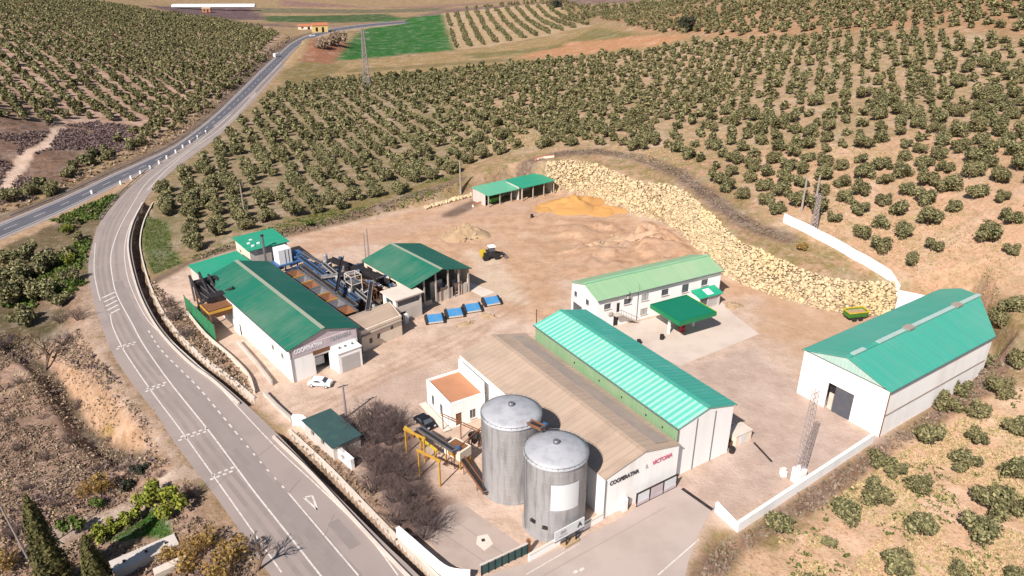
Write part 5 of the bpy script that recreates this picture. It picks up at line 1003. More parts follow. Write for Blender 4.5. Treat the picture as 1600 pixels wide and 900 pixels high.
for k, (px, lab) in enumerate((((680, 503), 'blue open hopper in the yard, nearest the mill, first of the row of four'), ((711, 494), 'blue open hopper in the yard, second of four from the mill'), ((739, 486), 'blue open hopper in the yard, second of four from the concrete apron'), ((769, 475), 'blue open hopper in the yard, nearest the apron, deepest blue of the four'))):
    q = at(*px)
    if k == 0:
        e = thing('yard_hopper', lab, 'hopper', (q[0], q[1], 0), R(14), 'blue hoppers in the yard'); L, D_ = 3.0, 2.0; b = MB()
        b.box((0, 0, .35), (L, D_, .1), 'bin_blue').add([(-L / 2, -D_ / 2, .4), (L / 2, -D_ / 2, .4), (L / 2, D_ / 2 + .35, 1.15), (-L / 2, D_ / 2 + .35, 1.15)], [(0, 1, 2, 3)], 'bin_blue').box((0, -D_ / 2, .38), (L, .12, .22), 'pale_concrete'); b.build('tray', e)
        for s_ in (-1, 1): MB().add([(s_ * (L / 2 + .02), -D_ / 2 - .1, .1), (s_ * (L / 2 + .02), D_ / 2 + .5, .1), (s_ * (L / 2 + .02), D_ / 2 + .5, 1.35), (s_ * (L / 2 + .02), -D_ / 2 - .1, .6), (s_ * (L / 2 + .5), -D_ / 2 - .1, .1), (s_ * (L / 2 + .5), D_ / 2 + .5, .1), (s_ * (L / 2 + .5), D_ / 2 + .5, 1.0), (s_ * (L / 2 + .5), -D_ / 2 - .1, .4)], [(0, 1, 2, 3), (4, 7, 6, 5), (3, 2, 6, 7), (1, 5, 6, 2), (0, 3, 7, 4)], 'dark_metal').build('side_ramp', e)
        bins.append(e)
    else: bins.append(clone(bins[0], (q[0], q[1], 0), R(14 + 2 * k), lab))

# poles, pylons, masts, signs, gates
def lattice(name, label, cat, base, h, w0, w1, mat='pylon_grey', arms=(), pedestal=None, rot=0, top_z=0, n=None, r=.06):
    e = thing(name, label, cat, (*base[:2], base[2]), rot); b = MB(); z0 = pedestal[2] if pedestal else 0; n = n or int(h / (w0 * 1.1)); cor = ((-1, -1), (1, -1), (1, 1), (-1, 1))
    def pt(c_, q): w_ = (w0 * (1 - q) + w1 * q) / 2; return (c_[0] * w_, c_[1] * w_, z0 + (h - z0) * q)
    for c_ in cor: b.tube(pt(c_, 0), pt(c_, 1), r, mat, 4)
    for i in range(n):
        qa, qb = i / n, (i + 1) / n
        for j in range(4):
            a, c_ = cor[j], cor[(j + 1) % 4]; b.tube(pt(a, qa), pt(c_, qb), r * .7, mat, 4); b.tube(pt(c_, qa), pt(a, qb), r * .7, mat, 4)
            b.tube(pt(a, qb), pt(c_, qb), r * .6, mat, 4)
    b.build('lattice', e)
    for z, l in arms: MB().tube((-l, 0, z), (l, 0, z), .07, mat, 4).tube((-l, 0, z), (0, 0, z + .9), .05, mat, 4).tube((l, 0, z), (0, 0, z + .9), .05, mat, 4).build('cross_arm', e)
    if pedestal: MB().box((0, 0, pedestal[2] / 2), pedestal, 'white_wall').build('pedestal', e)
    return e
q = at(1246, 752); lattice('lattice_mast', 'slender lattice mast on a white block beside the paved yard', 'mast', (q[0], q[1], 0), 15.2, .95, .6, pedestal=(1.4, 1.4, 2.3), rot=R(30), r=.036, n=15)
q = gp(574, 141); lattice('power_pylon', 'tall grey lattice pylon rising in front of the green field', 'pylon', (q[0], q[1], q[2] - .3), 30, 3.4, .9, arms=((27.5, 3.0), (24.5, 3.4)), r=.12, n=13)
def pole(label, px, h, r=.16, mat='wood_pole', lean=(0, 0), arm=False, ground=True, name='utility_pole', cat='pole'):
    q = gp(*px); e = thing(name, label, cat, (q[0], q[1], q[2])); MB().tube((0, 0, -.4), (lean[0], lean[1], h), r, mat, 8, r * .65).build('shaft', e)
    if arm:
        MB().box((lean[0], lean[1], h - .3), (1.6, .12, .12), 'dark_metal', R(30)).build('cross_arm', e)
        for k in (-.6, 0, .6): MB().tube((lean[0] + k * .87, lean[1] + k * .5, h - .24), (lean[0] + k * .87, lean[1] + k * .5, h + .1), .06, 'silo_panel', 6).build('insulator', e)
    return e
pole('thick pale pole on the bank left of the small teal roofs', (720, 303), 10, .3); pole('thin grey pole among the olive trees above the square teal store', (384, 345), 10.5, .22, arm=True)
pole('concrete pole in the yard above the bare shrubs and the white car', (541, 652), 6.2, .24, 'pylon_grey', arm=True); pole('leaning grey pole at the lower left beside the cypress', (46, 876), 11.5, .15, 'pylon_grey', (-1.6, .2), arm=True)
pole('slim flue pipe at the back corner of the machine shed, the taller of two', (577, 408), 8.2, .2, 'pylon_grey', name='flue_pipe', cat='flue'); pole('slim flue pipe at the back corner of the machine shed, the shorter of two', (572, 410), 7.6, .16, 'pylon_grey', name='flue_pipe', cat='flue')
pole('short post standing at the far corner of the teal hall', (838, 508), 3.6, .1, 'dark_metal', name='post', cat='post'); pole('thin lamp post on the orange earth beside the sand heap', (837, 340), 5.2, .1, 'pylon_grey', name='lamp_post', cat='lamp post')
for lab, px, h in (('left pale pole of the pair on the slope above the white wall', (1252, 330), 8.5), ('right pale pole of the pair on the slope above the white wall', (1273, 322), 7.5)): pole(lab, px, h, .3)
q = np.array([*at(1267, 378, 7.8)[:2]]); lattice('lattice_mast', 'short reddish lattice mast standing on the white wall above the boulders', 'mast', (q[0], q[1], hz(*q)), 8.5, 1.2, .5, arms=((8, 1.2),), r=.07, n=8)
q = at(889, 852); e = thing('sign_board', 'white sign board on two dark legs beside the front silo', 'sign', (q[0], q[1], 0), R(36))
MB().box((0, 0, 2.6), (4.8, .12, 1.6), 'silo_panel').box((0, 0, 1.76), (4.8, .16, .12), 'dark_metal').build('board', e)
for x in (-.4, 1.2): MB().box((x, .05, .9), (.16, .16, 1.8), 'dark_metal').build('leg', e)
text('A', 1.05, 'letter_black', e, (1.6, -.09, 2.65), (R(90), 0, 0)); MB().box((-1.1, -.08, 2.9), (.9, .04, .5), 'letter_grey').box((-1.1, -.08, 2.35), (1.3, .04, .12), 'letter_grey').build('emblem', e)
MB().box((.4, .3, .15), (2.4, 1.1, .3), 'spoil').build('plinth', e)
q = toW(B_O, B_A, 5.2, -.75); e = thing('sliding_gate', 'long low dark-framed gate with pale panels, parked along the lettered gable', 'gate', (q[0], q[1], 0), R(B_A))
fr = MB().box((3.75, 0, 2.2), (7.6, .14, .18), 'dark_metal').box((3.75, 0, .35), (7.6, .14, .55), 'lilac_band').box((3.75, 0, .08), (7.6, .16, .12), 'dark_metal')
for x in (.05, 2.4, 4.9, 7.45): fr.box((x, 0, 1.15), (.18, .15, 2.2), 'dark_metal')
fr.build('frame', e)
for x0, x1, mt in ((.2, 2.3, 'silo_panel'), (2.5, 4.8, 'lilac_band'), (5.0, 7.3, 'silo_panel')): MB().box(((x0 + x1) / 2, 0, 1.35), (x1 - x0, .05, 1.5), mt).build('panel', e)
q = at(975, 797); e = thing('gate_pillar', 'white pillar with a dark metal post on the kerb before the lettered gable', 'pillar', (q[0], q[1], 0), R(B_A)); MB().box((0, 0, 1.0), (.7, .6, 2.0), 'white_wall').build('shaft', e); MB().box((.55, -.1, 1.0), (.2, .2, 2.0), 'dark_metal').build('post', e)
q0, q1 = at(752, 900)[:2], at(824, 866)[:2]; d = q1 - q0; e = thing('metal_gate', 'dark teal sheet-metal gate at the foot of the loading yard', 'gate', (*q0, 0), math.atan2(d[1], d[0])); L = float(np.hypot(*d)); MB().box((L / 2, 0, .95), (L, .08, 1.5), 'hut_teal').build('panel', e)
fr = MB().box((L / 2, 0, 1.78), (L + .3, .2, .16), 'grey_wall')
for k in range(8): fr.box((L * k / 7, -.06, .95), (.1, .1, 1.7), 'dark_metal')
fr.build('frame', e)
MB().box((L + .2, .1, 1.1), (.4, .4, 2.2), 'rust').build('pillar', e)
q = pxy([(1066, 764), (1113, 797)]); d = q[1] - q[0]; g_ = MB().box((0, 0, .05), (float(np.hypot(*d)), .5, .06), 'dark_metal').build('gate_track', None, (*((q[0] + q[1]) / 2), .03), math.atan2(d[1], d[0])); tag(g_, 'dark gate track sunk in the paving across the entrance', 'gate track')
q = pxy([(1178, 692), (1206, 722)]); d = q[1] - q[0]; g_ = MB().box((0, 0, .04), (float(np.hypot(*d)), .3, .05), 'dark_metal').build('drain_channel', None, (*((q[0] + q[1]) / 2), .03), math.atan2(d[1], d[0])); tag(g_, 'thin dark drain slot in the paved yard beside the low cream block', 'drain')
# low block, kennel and clutter at the end of the teal hall
q = at(1160, 692); e = thing('utility_block', 'low cream block with a grey door at the corner of the teal hall', 'outbuilding', (q[0], q[1], 0), R(T_A)); MB().box((0, 1, .9), (3.4, 2.2, 1.8), 'cream_wall').box((0, 1, 1.85), (3.6, 2.4, .12), 'pale_concrete').build('wall', e); MB().box((-.2, -.12, .85), (1.1, .06, 1.5), 'silo_panel').build('door', e)
for lab, x, y, w_, h in (('dark crate stacked in the shade behind the low cream block', 13.2, 4.0, 1.4, 1.3), ('grey pallet box leaning by the corner of the teal hall', 12.2, 1.2, 1.0, .9)):
    q = toW(T_O, T_A, x, y); b = MB().box((0, 0, h / 2), (w_, w_, h), 'dark_metal')
    for k in range(3): b.box((0, -w_ / 2 - .02, h * (k + .5) / 3), (w_ + .06, .05, h / 5), 'rust')
    tag(b.build('crate', None, (q[0], q[1], .02), R(T_A)), lab, 'crate')
wall_run('boundary_wall', 'low cream kerb wall running from the teal hall to the low block', 'wall', np.array([toW(T_O, T_A, 11.0, 9.5), toW(T_O, T_A, 17.2, 3.2)]), .6, .3, 'cream_wall', 'pale_concrete', z=0)
b = MB(); b.box((0, 0, .5), (.8, .8, 1), 'white_wall').lathe([(.42, 1.0), (.42, 1.3), (.3, 1.35)], 'pale_concrete', 10); q = at(1223, 743); tag(b.build('pedestal', None, (q[0], q[1], .02)), 'small white plinth beside the lattice mast block', 'plinth')
for lab, px in (('larger dark drum on the forecourt left of the canopy', (998, 538)), ('small dark drum on the forecourt below the canopy', (1034, 530)), ('dark drum by the corner of the teal hall gable', (1143, 707)), ('dark drum on the earth left of the canopied sheds near the lamp post', (831, 340))):
    q = at(*px); e = MB().lathe([(0, 0), (.42, 0), (.42, .3), (.45, .32), (.42, .34), (.42, .62), (.45, .64), (.42, .66), (.42, .95), (.38, .93), (0, .93)], 'dark_metal', 16).build('oil_drum', None, (q[0], q[1], .03)); tag(e, lab, 'drum')
# little yellow house, ruin, greenhouse and hut far off
def cottage(label, px, L, W_, h, wallm, roofm, ang, cat='house', name='cottage'):
    q = gp(*px); e = thing(name, label, cat, (q[0], q[1], q[2] - .3), R(ang)); b = MB(); b.wall((0, 0), (L, 0), 0, h, wallm, [(L * .2, L * .35, 1, h * .75), (L * .6, L * .75, 0, h * .75)]).wall((L, 0), (L, W_), 0, h, wallm).wall((L, W_), (0, W_), 0, h, wallm).wall((0, W_), (0, 0), 0, h, wallm)
    for x in (0, L): b.add([(x, 0, h), (x, W_, h), (x, W_ / 2, h + W_ * .25)], [(0, 1, 2)], wallm)
    b.build('wall', e); MB().slab([(-.3, W_ / 2, h + W_ * .25 + .1), (-.3, -.4, h), (L + .3, -.4, h), (L + .3, W_ / 2, h + W_ * .25 + .1)], .15, roofm).slab([(-.3, W_ / 2, h + W_ * .25 + .1), (L + .3, W_ / 2, h + W_ * .25 + .1), (L + .3, W_ + .4, h), (-.3, W_ + .4, h)], .15, roofm).build('roof', e); return e
cottage('small yellow house beside the highway at the top of the photo', (489, 51), 13, 8, 6, 'ochre_render', 'tile_red', 20); cottage('pale ruined walls left of the yellow house', (466, 46), 14, 6, 3, 'cream_wall', 'tile_red', 15, 'ruin', 'ruin')
cottage('orange-walled hut at the edge of the left hill orchard', (316, 19), 9, 6, 4, 'terracotta', 'fibre_roof', 10, 'hut', 'field_hut')
q = gp(268, 12); e = thing('polytunnel', 'very long white polytunnel on the far purple fields', 'polytunnel', (q[0], q[1], q[2]), R(2)); v = []; f = []
for i in range(21):
    x = 96 * i / 20
    for k in range(9): t_ = math.pi * k / 8; v.append((x, 5 - 5 * math.cos(t_), 3.4 * math.sin(t_) + .3))
for i in range(20):
    for k in range(8): a = i * 9 + k; f.append((a, a + 1, a + 10, a + 9))
MB().add(v, f + [tuple(range(9)), tuple(range(180, 189))], 'white_sheet').build('cover', e); MB().box((48, -.1, .5), (96, .3, 1), 'steel').build('base_rail', e)
# white marker posts where the two roads part
mk = None
for k, px in enumerate([(144, 303), (189, 288), (205, 280), (220, 272), (235, 264), (249, 256), (261, 248), (275, 239), (286, 231), (297, 224), (309, 216), (322, 208)]):
    q = at(*px)
    if mk is None: mk = thing('marker_post', 'white marker post between the dark highway and the bend', 'marker post', (q[0], q[1], .0), 0, 'white marker posts between the two roads'); MB().box((0, 0, .55), (.5, .5, 1.1), 'white_sheet').build('shaft', mk); MB().box((0, 0, 1.13), (.6, .6, .1), 'pale_concrete').build('cap', mk)
    else: clone(mk, (q[0], q[1], 0))
e = thing('garden_store', 'low pale concrete block beside the green lawn at the lower left', 'outbuilding', (*gp(190, 903)[:2], gp(190, 903)[2] - .2), R(38)); MB().box((3.2, 1.2, .7), (7.6, 2.2, 1.4), 'pale_concrete').box((3.2, 1.2, 1.43), (7.8, 2.4, .1), 'grey_wall').build('wall', e)
for x in (.8, 3.4, 5.8): MB().box((x, 1.2, 1.55), (.3, .3, .2), 'dark_metal').build('vent', e)
e = thing('garden_store', 'small low pale slab half hidden by ochre shrubs at the lower left', 'outbuilding', (*gp(252, 905)[:2], gp(252, 905)[2] - .2), R(38)); MB().box((1.5, .7, .6), (4, 1.2, 1.2), 'pale_concrete').build('wall', e)

# ------------------------------------------------------------------ vegetation
def quads(C, Nrm, S, rg, asp=1.5):
    """leaf clumps: one small four-sided face at each centre, facing roughly along Nrm"""
    n_ = len(C); a = rg.normal(size=(n_, 3)); a -= (a * Nrm).sum(1, keepdims=True) * Nrm; a /= np.linalg.norm(a, axis=1, keepdims=True) + 1e-9; b = np.cross(Nrm, a)
    s = S[:, None] if np.ndim(S) else S; a = a * s * asp / 2; b = b * s / 2
    return np.stack([C - a * .9, C - b, C + a, C + b * .8], 1)
def mesh_from(name, quad_verts, extra=None, mats=('olive_leaf',), smooth_=False):
    V = quad_verts.reshape(-1, 3); nq = len(quad_verts); Fq = np.arange(nq * 4); me = bpy.data.meshes.new(name); lt = np.full(nq, 4); mi = np.zeros(nq, int)
    if extra is not None:
        ev, ef, em = extra; Fq = np.r_[Fq, ef.ravel() + len(V)]; lt = np.r_[lt, np.full(len(ef), ef.shape[1])]; mi = np.r_[mi, np.full(len(ef), em)]; V = np.vstack([V, ev])
    me.vertices.add(len(V)); me.vertices.foreach_set('co', V.ravel()); me.loops.add(len(Fq)); me.loops.foreach_set('vertex_index', Fq); me.polygons.add(len(lt))
    ls = np.r_[0, np.cumsum(lt)[:-1]]; me.polygons.foreach_set('loop_start', ls); me.polygons.foreach_set('loop_total', lt); me.polygons.foreach_set('material_index', mi)
    for q_ in mats: me.materials.append(MATS[q_])
    me.update(); me.validate(); return me
def crown_data(rg, n_, size, rx=2.5, ry=2.5, z0=.7, z1=3.9, lobes=7, core=True, sub=IV):
    L = []
    for k in range(lobes):
        a = rg.uniform(0, 6.28); q = rg.uniform(.2, .82); zz = rg.uniform(.15, .78)
        L.append((rx * q * math.cos(a), ry * q * math.sin(a), z0 + (z1 - z0) * zz, rg.uniform(.30, .52) * min(rx, ry)))
    L = np.array(L); k = rg.integers(0, lobes, n_ * 2); d = rg.normal(size=(n_ * 2, 3)); d /= np.linalg.norm(d, axis=1, keepdims=True)
    C = L[k, :3] + d * L[k, 3:4] * (rg.uniform(.62, 1.12, (n_ * 2, 1)) + .34 * rg.random((n_ * 2, 1)) ** 5) * np.array([1, 1, 1.02])
    dist = np.linalg.norm(C[:, None] - L[None, :, :3], axis=2) / L[None, :, 3]; keep = (dist.min(1) > .6) & (C[:, 2] > z0 * .5); C, d = C[keep][:n_], d[keep][:n_]
    nr = d + rg.normal(0, .85, d.shape) + np.array([0, 0, .25]); nr /= np.linalg.norm(nr, axis=1, keepdims=True)
    Q = quads(C, nr, size * rg.uniform(.6, 1.4, len(C)), rg)
    ev = np.vstack([IV * l[3] * .60 + l[:3] for l in L]); ef = np.vstack([np.array(IF) + len(IV) * i for i in range(lobes)])
    return Q, (ev, ef, 0)
vr = np.random.default_rng(21)
CROWNS = []
for k in range(8):
    Q, ex = crown_data(vr, 1500, .36, rx=vr.uniform(2.1, 3.1), ry=vr.uniform(1.9, 2.8), z1=vr.uniform(3.3, 4.6), lobes=int(vr.integers(6, 12))); CROWNS.append(mesh_from('olive_crown', Q, ex))
TRUNKS = []
for k in range(3):
    b = MB()
    for j in range(int(vr.integers(2, 4))):
        a = vr.uniform(0, 6.28); p0 = (.15 * math.cos(a), .15 * math.sin(a), -.3); p1 = (.45 * math.cos(a), .45 * math.sin(a), .9); p2 = (1.1 * math.cos(a + .4), 1.1 * math.sin(a + .4), 2.1); b.tube(p0, p1, .2, 'bark', 6, .15).tube(p1, p2, .15, 'bark', 6, .07).tube(p1, (p1[0] * .2, p1[1] * .2 + .5, 2.3), .11, 'bark', 5, .05)
    o = b.build('trunk'); TRUNKS.append(o.data); bpy.data.objects.remove(o)
LOW = []
for k in range(6): LOW.append(crown_data(vr, 190, .78, rx=2.5, ry=2.4, z1=3.9, lobes=5))

def grid_trees(poly_px, s1, s2, ang, jit=.12, drop=.06, size=(.85, 1.15), margin=2, seed=0, world=None):
    Pw = gpoly(poly_px) if world is None else world; rg = np.random.default_rng(seed); c = Pw.mean(0); ext = np.linalg.norm(Pw - c, axis=1).max() + 10; a = R(ang)
    I, J = np.meshgrid(np.arange(-ext, ext, s1), np.arange(-ext, ext, s2), indexing='ij'); I = I + rg.normal(0, jit * s1, I.shape); J = J + rg.normal(0, jit * s2, J.shape)
    X = c[0] + I * math.cos(a) - J * math.sin(a); Y = c[1] + I * math.sin(a) + J * math.cos(a); X, Y = X.ravel(), Y.ravel(); k = inside(X, Y, Pw) & (rg.random(X.shape) > drop) & (Y > 35); X, Y = X[k], Y[k]
    return np.stack([X, Y, rg.uniform(*size, len(X)), rg.uniform(0, 6.28, len(X))], 1)
HILL = [(228, 332), (262, 288), (335, 228), (405, 165), (445, 138), (520, 128), (640, 119), (760, 108), (900, 92), (1000, 82), (1100, 66), (1290, 56), (1590, 62), (1750, 60), (1750, 560), (1640, 520), (1600, 530), (1566, 505), (1520, 470), (1455, 466), (1412, 446), (1330, 392), (1275, 362), (1222, 338), (1150, 330), (1080, 272), (985, 240), (880, 228), (790, 238), (715, 270), (600, 308), (450, 348), (380, 366), (330, 390), (300, 405), (285, 398), (282, 370), (262, 345), (240, 350)]
T = []
h1 = grid_trees(HILL, 6.4, 6.2, 24, .075, .05, (.62, .92), seed=1)
h1[:, 2] *= 1.10 + .14 * (1 - smooth(0, 60, h1[:, 0])); T.append(('hill', h1))
T.append(('left', grid_trees([(-120, 215), (0, 190), (60, 196), (130, 185), (200, 190), (240, 200), (330, 148), (400, 92), (436, 55), (418, 47), (330, 30), (250, 22), (180, 10), (0, -6), (-120, -6)], 4.4, 7.6, -47, .08, .03, (.82, 1.1), seed=2)))
T.append(('verge', grid_trees([(60, 316), (100, 296), (150, 262), (230, 226), (330, 168), (400, 108), (418, 92), (408, 86), (330, 142), (235, 196), (150, 236), (90, 280), (40, 305)], 5.6, 5.0, 28, .2, .12, (.75, 1.05), seed=3)))
T.append(('rows', grid_trees([(698, 23), (870, 9), (925, 38), (712, 76)], 3.3, 9.6, -84, .06, .02, (.72, .9), seed=4)))
T.append(('far', grid_trees([(935, 30), (1100, 10), (1300, 2), (1700, -12), (1750, 60), (1290, 50), (1100, 57), (1010, 50)], 5.2, 8.2, 8, .12, .05, (.8, 1.0), seed=5)))
T.append(('fartop', grid_trees([(700, 16), (870, 2), (1100, -8), (1400, -10), (1290, 0), (1100, 8), (940, 26), (905, 34), (870, 8)], 9, 7, 20, .15, .05, (.9, 1.1), seed=6)))
T.append(('roadside', grid_trees([(60, 378), (120, 340), (175, 305), (195, 296), (170, 325), (140, 370), (128, 410), (60, 415)], 7.0, 6.0, 20, .25, .3, (.45, .75), seed=8)))
fore = [(1503, 718, 1.0), (1440, 755, .95), (1397, 732, .9), (1370, 712, .8), (1370, 775, 1.0), (1312, 795, 1.0), (1214, 820, .9), (1438, 822, 1.05), (1550, 790, 1.25), (1530, 825, 1.1), (1590, 732, 1.0), (1400, 885, 1.1), (1295, 843, .5), (1452, 682, 1.1), (1480, 630, 1.0), (1525, 640, 1.0), (1522, 680, .8), (1560, 605, 1.05), (1586, 665, 1.0), (1500, 605, .9), (1590, 560, 1.0), (1577, 475, 1.0), (1560, 498, 1.05), (1500, 890, .6), (1580, 895, .7), (1270, 905, .6), (1610, 800, 1.1), (1640, 690, 1.0), (1545, 560, .8)]
lf = [(30, 432, 1.3), (75, 418, 1.3), (25, 470, 1.4), (70, 462, 1.3), (110, 436, .9), (12, 410, 1.1), (50, 395, 1.0), (100, 470, .8), (110, 398, .7), (40, 500, 1.0), (5, 445, 1.2), (78, 300, 1.0), (20, 310, 1.1), (55, 288, .9)]
FT = []
for a, b, s in fore: q = gp(a, b + 12); FT.append([q[0], q[1], s * .80, vr.uniform(0, 6.28)])
LT = []
for a, b, s in lf: q = gp(a, b + 6); LT.append([q[0], q[1], s, vr.uniform(0, 6.28)])
ALL = []
for nm, arr in T:
    X, Y = arr[:, 0], arr[:, 1]; keep = np.ones(len(X), bool)
    for poly in (road_poly, hwy_poly): keep &= sdist(X, Y, poly) > (2.4 if nm == 'verge' else 3.4)
    keep &= sdist(X, Y, PLAT) > 5.5; keep &= dist_line(X, Y, DITCH_A) > 3.6
    if nm == 'hill':
        keep &= dist_line(X, Y, TW) > 3.4; keep &= dist_line(X, Y, RW_TOPc) > 4.2; keep &= sdist(X, Y, DRY) > 1
    for r in arr[keep]: ALL.append((*r, nm))
for r in FT: ALL.append((*r, 'fore'))
for r in LT: ALL.append((*r, 'lower'))
AX = np.array([r[:4] for r in ALL], float); AZ = H(AX[:, 0], AX[:, 1]); D_ = depth_of(AX[:, 0], AX[:, 1], AZ); PXs, PYs = project(AX[:, 0], AX[:, 1], AZ + 2)
vis = (PXs > -25) & (PXs < 1625) & (PYs > -15) & (PYs < 925)
score = AX[:, 2] / D_ * vis; order = np.argsort(-score); big = set(order[:296].tolist())
print('olives', len(ALL), 'visible', int(vis.sum()))
# landmarks that single a tree out in its label
LM = [('the lattice mast on the white wall', at(1267, 378, 7.8)[:2]), ('the left end of the white wall on the slope', at(1222, 361, 8.4)[:2]), ('the lower end of the white wall on the slope', at(1405, 453, 5.2)[:2]), ('the far back corner of the turquoise shed', toW(S_O, S_A, 15, 32)), ('the door corner of the turquoise shed', toW(S_O, S_A, 15, 0)), ('the outer corner of the paved yard wall', at(1152, 832)[:2]), ('the white block of the lattice mast', at(1246, 752)[:2]), ('the right one of the small teal roofs', at(860, 270, 4)[:2]), ('the left one of the small teal roofs', at(748, 285, 4)[:2]), ('the thick pole on the bank', at(720, 303, 1)[:2]), ('the square teal-roofed store', at(410, 368, 3)[:2]), ('the thin grey pole among the olives', gp(384, 345)[:2]), ('the green lawn by the road bend', at(245, 380)[:2]), ('the fork of the two roads', at(225, 292)[:2]), ('the tall lattice pylon', gp(574, 141)[:2]), ('the crest of the stone wall where it curves', at(1075, 300, 9)[:2]), ('the upper left end of the stone wall', at(905, 252, 9)[:2]), ('the spoil heap across the track', at(727, 340)[:2]), ('the white van on the highway', at(433, 89)[:2]), ('the right edge of the photo at the turquoise roof', gp(1600, 500)[:2]), ('the lower right corner of the photo', gp(1600, 890)[:2]), ('the left edge of the photo below the highway', gp(0, 470)[:2]), ('the sandy track at the left edge', gp(60, 225)[:2])]
lab = {}; grp = {'hill': 'olive trees of the large grove on the slope behind the works', 'left': 'olive trees of the terraced orchard on the left hill', 'verge': 'olive trees along the upper side of the highway', 'rows': 'olive trees of the hedgerow field', 'far': 'olive trees on the far upper right hillside', 'fartop': 'trees along the far skyline fields', 'roadside': 'small olive trees between the two roads', 'fore': 'olive trees on the dry slope outside the yard wall', 'lower': 'olive trees in the hollow left of the road bend'}
gen = {'hill': 'grey-green olive tree deep in the large grove behind the works', 'left': 'small dark olive tree in the terraced rows of the left hill', 'verge': 'olive tree in the dense strip along the upper side of the highway', 'rows': 'olive tree in the striped hedgerow field', 'far': 'olive tree on the far upper right hillside', 'fartop': 'tree along the far skyline', 'roadside': 'small olive tree in the strip between the two roads', 'fore': 'olive tree on the dry slope outside the yard wall', 'lower': 'big dark olive tree in the hollow left of the road bend'}
ordn = ['nearest', 'second nearest', 'third nearest', 'fourth nearest', 'fifth nearest', 'sixth nearest', 'seventh nearest', 'eighth nearest', 'ninth nearest', 'tenth nearest']
ids = sorted(big); used = set()
near = {i: min(range(len(LM)), key=lambda k: np.hypot(*(AX[i, :2] - LM[k][1]))) for i in ids}
for k in range(len(LM)):
    c_ = sorted([i for i in range(len(ALL)) if vis[i]], key=lambda i: np.hypot(*(AX[i, :2] - LM[k][1])))[:10]
    for j, i in enumerate(c_):
        if i in big and i not in lab and near[i] == k:
            sz = 'large spreading' if AX[i, 2] > 1.12 else ('small' if AX[i, 2] < .85 else 'rounded'); lab[i] = f'{sz} olive, {ordn[j]} to {LM[k][0]}'
protos = {}
for i in ids:
    nm = ALL[i][4]; k = int(vr.integers(0, 8)); x, y, s, a = AX[i]; z = AZ[i] - .12; lb = lab.get(i, gen[nm]); sc = (s * vr.uniform(.92, 1.1), s * vr.uniform(.92, 1.1), s * vr.uniform(.88, 1.12))
    if k not in protos:
        e = thing('olive_tree', lb, 'tree', (x, y, z), a, grp[nm]); e.scale = sc; protos[k] = e
        for nm2, dm in (('crown', CROWNS[k]), ('trunk', TRUNKS[k % 3])): o = bpy.data.objects.new(nm2, dm); COL.objects.link(o); o.parent = e
    else: clone(protos[k], (x, y, z), a, lb, grp[nm], sc)
# the rest of the groves, too many and too small to count, as one object
rest = [i for i in range(len(ALL)) if i not in big]
RV, RE, REf, base_q = [], [], [], 0
for i in rest:
    Q, (ev, ef, _) = LOW[int(vr.integers(0, len(LOW)))]; x, y, s, a = AX[i]; ca, sa = math.cos(a), math.sin(a); Mx = np.array([[ca, -sa, 0], [sa, ca, 0], [0, 0, 1]]) * s * np.array([[1], [1], [vr.uniform(.85, 1.1)]]); o_ = np.array([x, y, AZ[i] - .15])
    m_ = 1 if (D_[i] < 420 and vis[i]) else 2
    RV.append((Q[::m_] * (1 if m_ == 1 else 1)) @ Mx.T + o_); RE.append(ev @ Mx.T + o_); REf.append(ef + base_q); base_q += len(ev)
me = mesh_from('olive_grove', np.vstack(RV), (np.vstack(RE), np.vstack(REf), 0)); o = bpy.data.objects.new('olive_grove', me); COL.objects.link(o); structure(o, 'stuff'); tag(o, 'rest of the olive groves covering the hillsides in rows', 'olive grove')

# ground cover: tufts of weeds, straw and dead brush
NOTUFT = []
def tufts(name, label, cat, poly_px, n_, size, mat, seed, blades=5, h=.6, spread=.35, onroad=.8, world=None, avoid_plat=False, clump=None):
    rg = np.random.default_rng(seed); Pw = gpoly(poly_px) if world is None else world; lo, hi = Pw.min(0), Pw.max(0); X = rg.uniform(lo[0], hi[0], n_ * 5); Y = rg.uniform(lo[1], hi[1], n_ * 5); k = inside(X, Y, Pw)
    k &= (sdist(X, Y, road_poly) > onroad) & (sdist(X, Y, hwy_poly) > .8)
    if clump: k &= fbm(X, Y, clump[0], seed + 50) > clump[1]
    if avoid_plat: k &= sdist(X, Y, PLAT) > .6
    for P_ in NOTUFT: k &= ~inside(X, Y, P_)
    X, Y = X[k][:n_], Y[k][:n_]; Z = H(X, Y); m_ = len(X); s = rg.uniform(.5, 1.4, m_) * size
    C = np.repeat(np.stack([X, Y, Z], 1), blades, 0); ss = np.repeat(s, blades); C = C + rg.normal(0, 1, C.shape) * np.array([spread, spread, 0]) * ss[:, None]; C[:, 2] += rg.uniform(.1, .9, len(C)) * h * ss
    nr = rg.normal(size=C.shape) * np.array([1, 1, .8]) + np.array([0, 0, .25]); nr /= np.linalg.norm(nr, axis=1, keepdims=True); Q = quads(C, nr, ss * rg.uniform(.35, .8, len(C)), rg, 1.7)
    me = mesh_from(name, Q, None, (mat,)); o = bpy.data.objects.new(name, me); COL.objects.link(o); structure(o, 'stuff'); tag(o, label, cat); return o
LEFTLOW = [(-60, 500), (100, 480), (150, 560), (190, 600), (235, 670), (262, 720), (300, 760), (345, 800), (395, 880), (400, 930), (-60, 930)]
